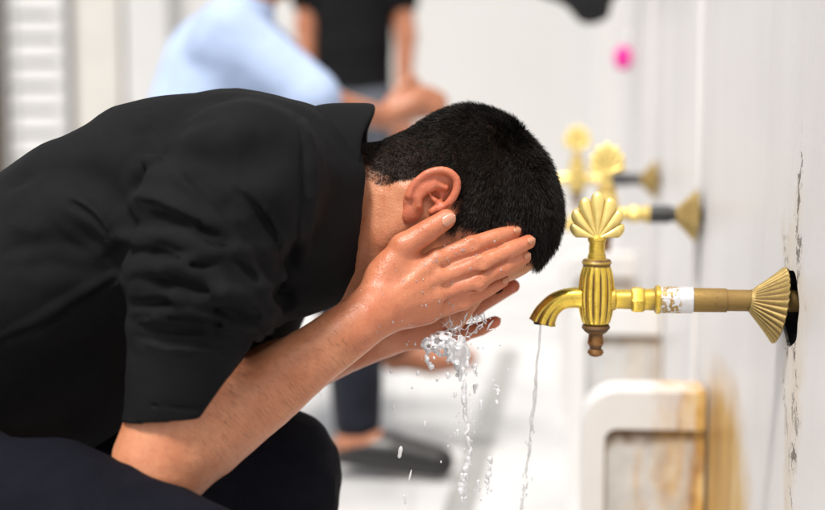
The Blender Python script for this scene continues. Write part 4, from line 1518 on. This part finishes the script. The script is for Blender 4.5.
# low marble stools the washers sit on
def stool(loc, label):
    t = empty('stool', loc)
    tag(t, label, 'stool', 'marble stools to sit on while washing')
    mb = MB(); mb.lathe([(.0, .15), (.03, .155), (.05, .13), (.3, .12), (.33, .14)], 'z', 40); mb.build('pedestal', M['stool'], t)
    mb = MB(); mb.lathe([(.331, .16), (.338, .18), (.37, .182), (.382, .175), (.384, .15)], 'z', 48); mb.build('seat', M['stool'], t)
    return t
# ================================================================== water
def blob_field(lo, hi, h, pts):
    f = Field(lo, hi, h)
    for p, r, k in pts: f.ell(p, r, k=k)
    return f
def drops_mesh(drops):
    """drops: list of (centre, radius, stretch) -> smooth teardrop mesh in the figure frame"""
    Vs, Qs, n = [], [], 0
    for c, r, st in drops:
        nu, nv = 12, 9
        tw = rng.normal(0, .12, 3)
        lum = rng.uniform(-.25, .25, 6)
        for i in range(nv):
            th = math.pi * i / (nv - 1)
            for k in range(nu):
                ph = 2 * math.pi * k / nu
                q = 1 + lum[0] * math.sin(2 * ph + lum[1] * 9) * math.sin(th) + lum[2] * math.cos(3 * th + lum[3] * 9) * math.sin(th)
                x = r * math.sin(th) * math.cos(ph) * q; y = r * math.sin(th) * math.sin(ph) * q
                z = r * st * math.cos(th) * (1 + .35 * (math.cos(th) > 0) * math.cos(th))
                Vs.append(c + np.array((x + tw[0] * z, y + tw[1] * z, z)))
        for i in range(nv - 1):
            for k in range(nu):
                Qs.append((n+i*nu+k, n+(i+1)*nu+k, n+(i+1)*nu+(k+1) % nu, n+i*nu+(k+1) % nu))
        n += nu * nv
    return np.array(Vs), np.array(Qs)
def water_obj(name, VQ, mat):
    me = mesh_np(name, to_world(VQ[0]), VQ[1])
    return link(name, me, mat)

# the splash in his hands: a ragged sheet of water with fingers of spray
pts = []
sp = []
for i in range(120):
    x = rng.normal(446, 13); y = rng.normal(345, 8)
    sp.append((L(x, y, rng.normal(-.08, .012)), min(.003, .0008 * math.exp(rng.normal(.2, .5))), rng.uniform(.7, 2.2)))
WD = -.088                                            # the water runs off the lower edge of the near hand
lo = L(405, 392, WD) + (0, -.04, 0); hi = L(510, 300, WD) + (0, .06, 0)
f = Field(lo, hi, .0008)
def lace(c, r, sc, th, seed):
    """ragged films of water: thin sheets that wander through an ellipsoid"""
    q = f.sub_box(c - r, c + r)
    sl, X, Y, Z = q
    sh_ = f.F[sl].shape
    P = np.stack(np.broadcast_arrays(X, Y, Z), -1).reshape(-1, 3).astype(np.float64)
    e = (np.sqrt((((P - c) / r) ** 2).sum(1)) - 1) * min(r)
    n1 = vnoise(P * (1, 1, .7), sc, seed, 2); n2 = vnoise(P, sc * 1.7, seed + 3, 2)
    d = np.maximum(np.abs(n1) / sc * .9 - th, (n2 - .12) / sc)
    f.comb(sl, np.maximum(d, e).reshape(sh_), .001, 'add')
lace(L(456, 355, WD), np.array((.012, .010, .014)), 120, .0009, 37)
for i in range(8):                                    # the bright tongue pouring off the lower hand
    x = rng.normal(457, 4); a = L(x, 343, WD + rng.normal(0, .004)); bq = L(x + rng.normal(2, 2), 367 + rng.normal(0, 6), WD)
    f.chain([a, (a + bq) / 2 + rng.normal(0, .0012, 3), bq], (.0022, .0034, .0010), k=.003)
for i in range(26):                                   # thin threads of water thrown across the fingers
    x = rng.uniform(424, 478); y = 341 - (x - 424) * .30 + rng.normal(0, 6)
    ln_ = rng.uniform(5, 20); an = rng.normal(-.35, .45)
    P_ = [L(x + ln_ * t * math.cos(an), y + ln_ * t * math.sin(an) + 2.5 * math.sin(t * 3 + i), WD + .012 + .01 * rng.uniform(-1, 1) * t) for t in np.linspace(0, 1, 6)]
    r = rng.uniform(.0004, .0009)
    f.chain(P_, [r * .6, r, r * 1.4, r * .8, r * 1.2, r * .5], k=.001)
for i in range(34):                                   # short runs hanging from the edge of the palm
    x = rng.uniform(422, 472); a = L(x, 338 + rng.normal(0, 3), WD + .004); bq = L(x + rng.normal(1, 1.5), 356 + rng.normal(0, 8), WD)
    f.chain([a, (a + bq) / 2 + rng.normal(0, .0008, 3), bq], (.0012, .0007, .0016), k=.0015)
for i in range(70):
    x = rng.normal(446, 13); y = rng.normal(345, 8)
    sp.append((L(x, y, rng.normal(-.08, .012)), min(.003, .0008 * math.exp(rng.normal(.2, .5))), rng.uniform(.7, 2.2)))
WD = -.088                                            # the water runs off the lower edge of the near hand
lo = L(405, 392, WD) + (0, -.04, 0); hi = L(510, 300, WD) + (0, .06, 0)
f = Field(lo, hi, .0008)
def lace(c, r, sc, th, seed):
    """ragged films of water: thin sheets that wander through an ellipsoid"""
    q = f.sub_box(c - r, c + r)
    sl, X, Y, Z = q
    sh_ = f.F[sl].shape
    P = np.stack(np.broadcast_arrays(X, Y, Z), -1).reshape(-1, 3).astype(np.float64)
    e = (np.sqrt((((P - c) / r) ** 2).sum(1)) - 1) * min(r)
    n1 = vnoise(P * (1, 1, .7), sc, seed, 2); n2 = vnoise(P, sc * 1.7, seed + 3, 2)
    d = np.maximum(np.abs(n1) / sc * .9 - th, (n2 - .12) / sc)
    f.comb(sl, np.maximum(d, e).reshape(sh_), .001, 'add')
lace(L(444, 344, WD + .003), np.array((.025, .018, .014)), 130, .0007, 31)
lace(L(456, 356, WD), np.array((.013, .010, .016)), 110, .0013, 37)
for i in range(8):                                    # the bright tongue pouring off the lower hand
    x = rng.normal(457, 4); a = L(x, 345, WD + rng.normal(0, .004)); bq = L(x + rng.normal(2, 2), 366 + rng.normal(0, 6), WD)
    f.chain([a, (a + bq) / 2 + rng.normal(0, .0015, 3), bq], (.0026, .0038, .0014), k=.003)
for i in range(44):                                   # jagged threads thrown between the hands
    x = rng.uniform(440, 490); y = 337 - (x - 440) * .28 + rng.normal(0, 5)
    a = L(x, y, rng.normal(WD + .02, .008)); bq = a + np.array((rng.uniform(-.004, .010), 0, rng.uniform(-.004, .012)))
    f.chain([a, (a + bq) / 2 + rng.normal(0, .0015, 3), bq], (.0006, .0011, .0005), k=.001)
for i in range(70):
    a = L(rng.normal(445, 14), rng.normal(353, 9), WD + rng.normal(0, .008)); r = min(.0022, .0005 * math.exp(rng.normal(.3, .6)))
    f.chain([a, a + (0, 0, -r * rng.uniform(.2, 2.0))], (r * .7, r), k=.001)
f.offset(lambda X, Y, Z: .0005 * vnoise(np.stack((X, Y, Z), 1), 160, 2, 2), .006)
w1 = water_obj('water_splash', f.mesh(0), M['white_water'])
tag(w1, 'ragged white splash of water spilling from the cupped hands', 'water', kind='stuff')

drops = []
lo = L(380, 515, WD) + (0, -.03, 0); hi = L(515, 350, WD) + (0, .04, 0)
fd = Field(lo, hi, .0008)
def string(px, r, seed, gap=.25, wob=2.2, n=70, dz=0.0):
    """a falling string of water: swells, necks and breaks along a path of pixels"""
    px = np.array(px, float); P_, R_ = [], []
    for t in np.linspace(0, 1, n):
        q = t * (len(px) - 1); i = min(int(q), len(px) - 2); c = px[i] + (px[i + 1] - px[i]) * (q - i)
        w_ = vnoise(np.array([[t * 9, seed, .3], [t * 9, seed + 7.7, .3], [t * 17, seed, 4.4]]), 1.0, 3, 3)
        P_.append(L(c[0] + wob * 2 * w_[0], c[1], WD + dz + .006 * w_[1]))
        R_.append(max(-.0006, r * (.75 + 1.5 * w_[2] - gap)))
    fd.chain(P_, R_, k=.0008)
string([(456, 362), (465, 400), (469, 440), (471, 466)], .0022, 1.3, .05)
string([(462, 366), (466, 410), (472, 450), (466, 474)], .0018, 4.1, .2)
string([(466, 372), (470, 420), (468, 462)], .0014, 8.2, .3, 3.5)
string([(468, 458), (464, 476), (461, 492)], .0034, 11.5, .1, 1.5, 40)
string([(466, 462), (467, 480), (464, 500)], .0026, 15.5, .2, 1.5, 40)
string([(491, 458), (489, 476), (487, 498)], .0026, 19.5, .2, 1.6, 40)
string([(494, 380), (498, 390), (497, 404)], .0018, 24.5, .2, 2.5, 30)
string([(426, 352), (428, 362), (431, 368)], .0026, 27.5, .15, 2, 26)
for i in range(90):
    t = rng.uniform(0, 1)
    c = L(466 + rng.normal(0, 6 + 9 * t), 362 + 140 * t, WD + rng.normal(0, .012)); r = min(.0024, .0006 * math.exp(rng.normal(.2, .6)))
    fd.chain([c, c - (0, 0, r * rng.uniform(.4, 3.5))], (r, r * .5), k=.0004)
for x, y, r, s in ((400, 453, .0028, 2.0), (394, 408, .0016, 1.6), (425, 424, .002, 1.3), (410, 476, .001, 5), (405, 500, .0016, 3), (412, 388, .0012, 1), (478, 348, .0014, 1), (391, 372, .0012, 1.5), (437, 380, .0018, 1.2), (448, 376, .0022, 1.4), (455, 395, .0018, 1.8), (441, 462, .001, 1.2), (500, 345, .0012, 1), (508, 370, .001, 1)):
    drops.append((L(x, y, -.09), r, s))
dv, dq = fd.mesh(0)
w2 = water_obj('falling_drops', merge([drops_mesh(drops), (dv, dq)]), M['white_water'])
tag(w2, 'drops falling in broken strings below the wet hands', 'water drops', kind='stuff')
# beads of water standing on the backs of his hand and wrist
bd = []
sel = np.zeros(len(V)); 
dw = np.full(len(V), 1.0)
for a, bq_, r in hand_pts[:0] + [(P3(HAND_R['wrist']), P3(HAND_R[q][1]), .02) for q in ('index', 'middle', 'ring', 'pinky')]:
    d, t = near_seg(V, a, bq_); dw = np.minimum(dw, d)
sel = ((dw < .028) & (N[:, 1] < -.35) & (np.arange(len(V)) < nb)).astype(float)
bp_, bn_ = sample(sel, 60)
for c, n_ in zip(bp_, bn_): bd.append((c + n_ * .0001, rng.uniform(.0005, .0013), rng.uniform(.8, 1.3)))
w4 = water_obj('water_beads', drops_mesh(bd), M['water'])
tag(w4, 'tiny beads of water standing on the back of the near hand', 'water beads', kind='stuff')
# thin stream from the spout
mw = tap1.location + Matrix.Rotation(PIPE_LOCAL_ROT, 3, 'Z') @ Vector((SPX + .002, 0, SPZ))
mwl = np.array(mw) - np.array(CAM); mwl = RM.T @ mwl - np.array((0, D0, 0))
gz = RM.T @ np.array((0, 0, -1.0))
lo = mwl + gz * .26; lo = np.minimum(mwl, lo) - (.045, .02, .012); hi = np.maximum(mwl, mwl + gz * .26) + (.02, .02, .008)
f = Field(lo, hi, .0008)
for st in range(3):
    P_, R_ = [], []
    for s in np.linspace(-.004, .25, 70):
        t = max(0, s) / .25
        wig = .0011 * vnoise(np.array([[s * 60, st * 3.1, .4]]), 1.0, 21, 3)[0] * (1 + 3 * t)
        P_.append(mwl + gz * s + np.array((-.022 * t ** 1.2 + wig * 2 + (st - 1) * .0022 * t, wig + (st - 1) * .001, 0)))
        nz = vnoise(np.array([[s * 110, st * 5.7, .9]]), 1.0, 23, 2)[0]
        R_.append(max(-.0004, .0010 - .0004 * t + .0012 * nz * (.4 + t)))
    f.chain(P_, R_, k=.0008)
for i in range(60):
    t = rng.uniform(.2, 1); r = rng.uniform(.0004, .0010)
    c = mwl + gz * t * .25 + np.array((-.022 * t ** 1.2 + rng.normal(0, .004 * t), rng.normal(0, .003), 0))
    f.chain([c, c + gz * r * rng.uniform(1, 6)], (r, r * .8), k=.0005)
w3 = water_obj('tap_stream', f.mesh(0), M['water'])
tag(w3, 'thin broken stream of water falling from the near spout', 'water stream', kind='stuff')
# ================================================================== people behind
def figure(J, label, mats, base, res=.008, group=None):
    """J: joint name -> figure-frame point. Builds body, hair, shirt, trousers, shoes."""
    p = empty('person', base)
    tag(p, label, 'person', group)
    A = {k: np.asarray(v, float) for k, v in J.items() if not isinstance(v, (dict, str, float, int, tuple)) or k in J}
    allp = np.array([v for v in A.values()])
    lo, hi = allp.min(0) - .22, allp.max(0) + .22
    lat = (A['sh_r'] - A['sh_l']); wv = lat / np.linalg.norm(lat)
    nk, hd = A['neck'], A['head']
    up = hd - nk; up /= np.linalg.norm(up)
    fw = A['face'] - hd; fw -= up * (fw @ up); fw /= np.linalg.norm(fw)
    lt = np.cross(up, fw)
    ax = np.stack((up, fw, lt))
    F = Field(lo, hi, res)
    hp = lambda u, f, l=0: hd + up * u + fw * f + lt * l
    F.ell(hp(.03, 0), (.098, .096, .076), ax)
    F.ell(hp(-.045, .035), (.075, .055, .056), ax, k=.03)
    F.chain([hp(-.10, .07), hp(-.09, .05)], (.022, .03), k=.03)
    F.chain([hp(.01, .095), hp(-.03, .115)], (.011, .014), k=.012)
    for s in (-1, 1):
        F.ell(hp(-.015, -.005, s * .078), (.03, .018, .009), ax, k=.006)
        F.ell(hp(.005, .098, s * .03), (.01, .012, .014), ax, k=.01, op='sub')
    F.chain([hp(-.03, -.02), nk], (.056, .062), k=.03)
    mid = (A['hip_r'] + A['hip_l']) / 2
    shm = (A['sh_r'] + A['sh_l']) / 2
    F.chain([mid, (mid + shm) / 2, shm * .8 + mid * .2], (.10, .095, .10), k=.03, sq=(wv, 1.35))
    for s in 'rl':
        F.chain([A['sh_' + s], A['el_' + s]], (.048, .038), k=.03)
        F.chain([A['el_' + s], A['wr_' + s]], (.038, .026), k=.02)
        w, h = A['wr_' + s], A['ha_' + s]
        d = h - w; d /= np.linalg.norm(d)
        sd = np.cross(d, np.array((0, 1.0, 0))); sd /= np.linalg.norm(sd) + 1e-9
        F.chain([w, w + d * .08], (.025, .032), k=.015)
        for q, ln in zip((-1.5, -.5, .5, 1.5), (.075, .085, .08, .062)):
            a0 = w + d * .08 + sd * q * .017
            F.chain([a0, a0 + d * ln * .55 + sd * q * .003, a0 + d * ln + np.array((0, 0, -.012))], (.0105, .0095, .0085), k=.006)
        F.chain([w + d * .02 + sd * .02, w + d * .07 + sd * .05, w + d * .11 + sd * .058], (.016, .012, .010), k=.01)
        F.chain([A['hip_' + s], A['kn_' + s]], (.075, .05), k=.03)
        F.chain([A['kn_' + s], A['kn_' + s] * .62 + A['an_' + s] * .38, A['an_' + s]], (.05, .05, .036), k=.02)
        an, to = A['an_' + s], A['toe_' + s]
        F.chain([an, an * .55 + to * .45 + np.array((0, 0, -.012)), to], (.040, .040, .026), k=.025)
        F.ell(an + (an - to) * .16 + np.array((0, 0, -.02)), (.03, .03, .03), k=.02)
        v = to - an; v /= np.linalg.norm(v); q = np.cross(v, np.array((0, 0, 1.0))); q /= np.linalg.norm(q)
        for kk in range(5):
            F.chain([to + q * (kk - 2) * .015 - v * .02, to + q * (kk - 2) * .016 + v * (.02 - .004 * kk)], (.011, .009), k=.006)
    bv, bq = F.mesh(1)
    me = mesh_np('body', to_world(bv), bq)
    b = link('body', me, M['skin_far'], p, {'red': np.full(len(bv), .25), 'hair': np.zeros(len(bv))})
    # hair cap
    F = Field(hd - .2, hd + .2, .006)
    F.ell(hp(.04, -.012), (.105, .102, .086), ax)
    F.offset(lambda X, Y, Z: .006 * vnoise(np.stack((X, Y, Z), 1), 60, 2, 2), .02)
    F.plane_cut(hp(.0, .05), fw * .9 - up * .45)
    F.plane_cut(hp(-.05, 0), -up)
    me = mesh_np('hair', *(lambda v, q: (to_world(v), q))(*F.mesh(1))); link('hair', me, M['hair'], b)
    # shirt
    F = Field(lo, hi, res)
    F.chain([mid + (shm - mid) * .02, (mid + shm) / 2, shm * .82 + mid * .18], (.14, .145, .145) if mats[0] == 'blue_cloth' else (.12, .12, .12), k=.04, sq=(wv  , 1.4 if mats[0] == 'blue_cloth' else 1.2))
    F.chain([shm * .85 + mid * .15, nk * .8 + shm * .2], (.09, .068), k=.05)
    for s in 'rl':
        sl = J.get('sleeve', None)
        frac = SLV[label]
        e0 = A['sh_' + s] * .9 + shm * .1
        if frac <= 1:
            F.chain([e0, A['sh_' + s] * (1 - frac) + A['el_' + s] * frac], (.072, .062), k=.04)
        else:
            F.chain([e0, A['el_' + s]], (.085, .066), k=.05)
            F.chain([A['el_' + s], A['el_' + s] * (2 - frac) + A['wr_' + s] * (frac - 1)], (.056, .05), k=.02)
    def wf(X, Y, Z):
        P = np.stack((X, Y, Z), 1)
        return .006 * vnoise(P * np.array((1, 1, 1.8)), 9, 3, 3)
    F.offset(wf, .03)
    me = mesh_np('shirt', *(lambda v, q: (to_world(v), q))(*F.mesh(1))); link('shirt', me, M[mats[0]], p)
    # trousers
    F = Field(lo, hi, res)
    F.chain([mid, mid * .9 + shm * .1], (.128, .125), k=.04, sq=(wv, 1.3))
    for s in 'rl':
        F.chain([A['hip_' + s], A['kn_' + s]], (.098, .072), k=.04)
        e = A['kn_' + s] * .12 + A['an_' + s] * .88
        F.chain([A['kn_' + s], A['kn_' + s] * .6 + A['an_' + s] * .4, e], (.072, .066, .056), k=.02)
    F.offset(wf, .03)
    me = mesh_np('trousers', *(lambda v, q: (to_world(v), q))(*F.mesh(1))); link('trousers', me, M[mats[1]], p)
    # shoes
    for s in mats[2]:
        an, to = A['an_' + s], A['toe_' + s]
        F = Field(np.minimum(an, to) - .1, np.maximum(an, to) + .1, .006)
        v = to - an
        F.chain([an + (-.2 * v) + np.array((0, 0, -.03)), an * .5 + to * .5 + np.array((0, 0, -.010)), to + .2 * v], (.043, .047, .038), k=.02)
        F.plane_cut(an + np.array((0, 0, -.010)), np.array((-.5, 0, 1.0)))
        me = mesh_np('shoe', *(lambda v, q: (to_world(v), q))(*F.mesh(1))); link('shoe', me, M['leather'], p)
    return p

SLV = {}
dB = 3.85 - D0
lab = 'man in pale blue shirt seated behind with one bare foot raised to wash'
SLV[lab] = 1.05
J = dict(head=L(284, -62, dB), neck=L(250, 2, dB), face=L(322, -50, dB),
         sh_r=L(228, 36, dB - .19), sh_l=L(240, 34, dB + .19), el_r=L(312, 98, dB - .20), el_l=L(325, 110, dB + .2),
         wr_r=L(384, 118, dB - .08), wr_l=L(383, 118, dB + .10), ha_r=L(410, 106, dB - .06), ha_l=L(412, 108, dB + .08),
         hip_r=L(172, 232, dB - .10), hip_l=L(175, 232, dB + .10), kn_r=L(352, 285, dB - .12), kn_l=L(372, 262, dB + .14),
         an_r=L(358, 438, dB - .10), an_l=L(402, 352, dB + .12), toe_r=L(425, 458, dB - .12), toe_l=L(466, 358, dB + .1))
figure(J, lab, ('blue_cloth', 'dark_cloth', 'r'), W(200, 460, dB))
stool(W(196, 455, dB) * 1, 'marble stool under the man in the pale blue shirt').location.z = 0
lab = 'standing man in black short sleeved shirt behind the blue shirted man'
SLV[lab] = .45
dC = 5.9 - D0
J = dict(head=L(356, -92, dC), neck=L(353, -42, dC), face=L(372, -88, dC + .3),
         sh_r=L(307, -28, dC), sh_l=L(398, -30, dC), el_r=L(306, 28, dC), el_l=L(406, 36, dC - .02),
         wr_r=L(309, 112, dC - .05), wr_l=L(403, 108, dC - .06), ha_r=L(320, 128, dC - .05), ha_l=L(399, 128, dC - .06),
         hip_r=L(333, 118, dC), hip_l=L(374, 118, dC), kn_r=L(332, 222, dC), kn_l=L(376, 222, dC),
         an_r=L(330, 322, dC), an_l=L(380, 322, dC), toe_r=L(336, 330, dC - .16), toe_l=L(386, 330, dC - .16))
figure(J, lab, ('black_cloth', 'grey_cloth', 'rl'), W(353, 330, dC))
ms = stool(W(-150, 900, 0), 'marble stool under the man rinsing his face'); ms.location.z = 0
# ================================================================== daylight
w = bpy.data.worlds.new('World')
scene.world = w
w.use_nodes = True
nt = w.node_tree
bgn = nt.nodes['Background']
sky = nt.nodes.new('ShaderNodeTexSky')
sky.sky_type = 'NISHITA'
sky.sun_disc = False
ELEV, AZ = math.radians(64), math.radians(-146)     # azimuth measured from +y, clockwise
sky.sun_elevation = ELEV
sky.sun_rotation = AZ
sky.air_density = 1.0
sky.dust_density = 3.0
hs = nt.nodes.new('ShaderNodeHueSaturation')
hs.inputs['Saturation'].default_value = 0.35
nt.links.new(sky.outputs['Color'], hs.inputs['Color'])
nt.links.new(hs.outputs['Color'], bgn.inputs['Color'])
bgn.inputs['Strength'].default_value = 0.062
sd = bpy.data.lights.new('sun', 'SUN')
so = bpy.data.objects.new('sun', sd)
COL.objects.link(so)
sd.energy = 1.5
sd.angle = math.radians(12)
sd.color = (1.0, 0.95, 0.88)
sv = Vector((math.sin(AZ) * math.cos(ELEV), math.cos(AZ) * math.cos(ELEV), math.sin(ELEV)))
so.rotation_euler = sv.to_track_quat('Z', 'Y').to_euler()
so.location = (0, 0, 10)
vs_ = scene.view_settings
vs_.view_transform = 'Standard'
vs_.look = 'None'
vs_.exposure = 1.42
vs_.gamma = 1.0
vs_.use_curve_mapping = False
scene.cycles.max_bounces = 8
scene.cycles.transmission_bounces = 8
scene.cycles.caustics_reflective = False
scene.cycles.caustics_refractive = False
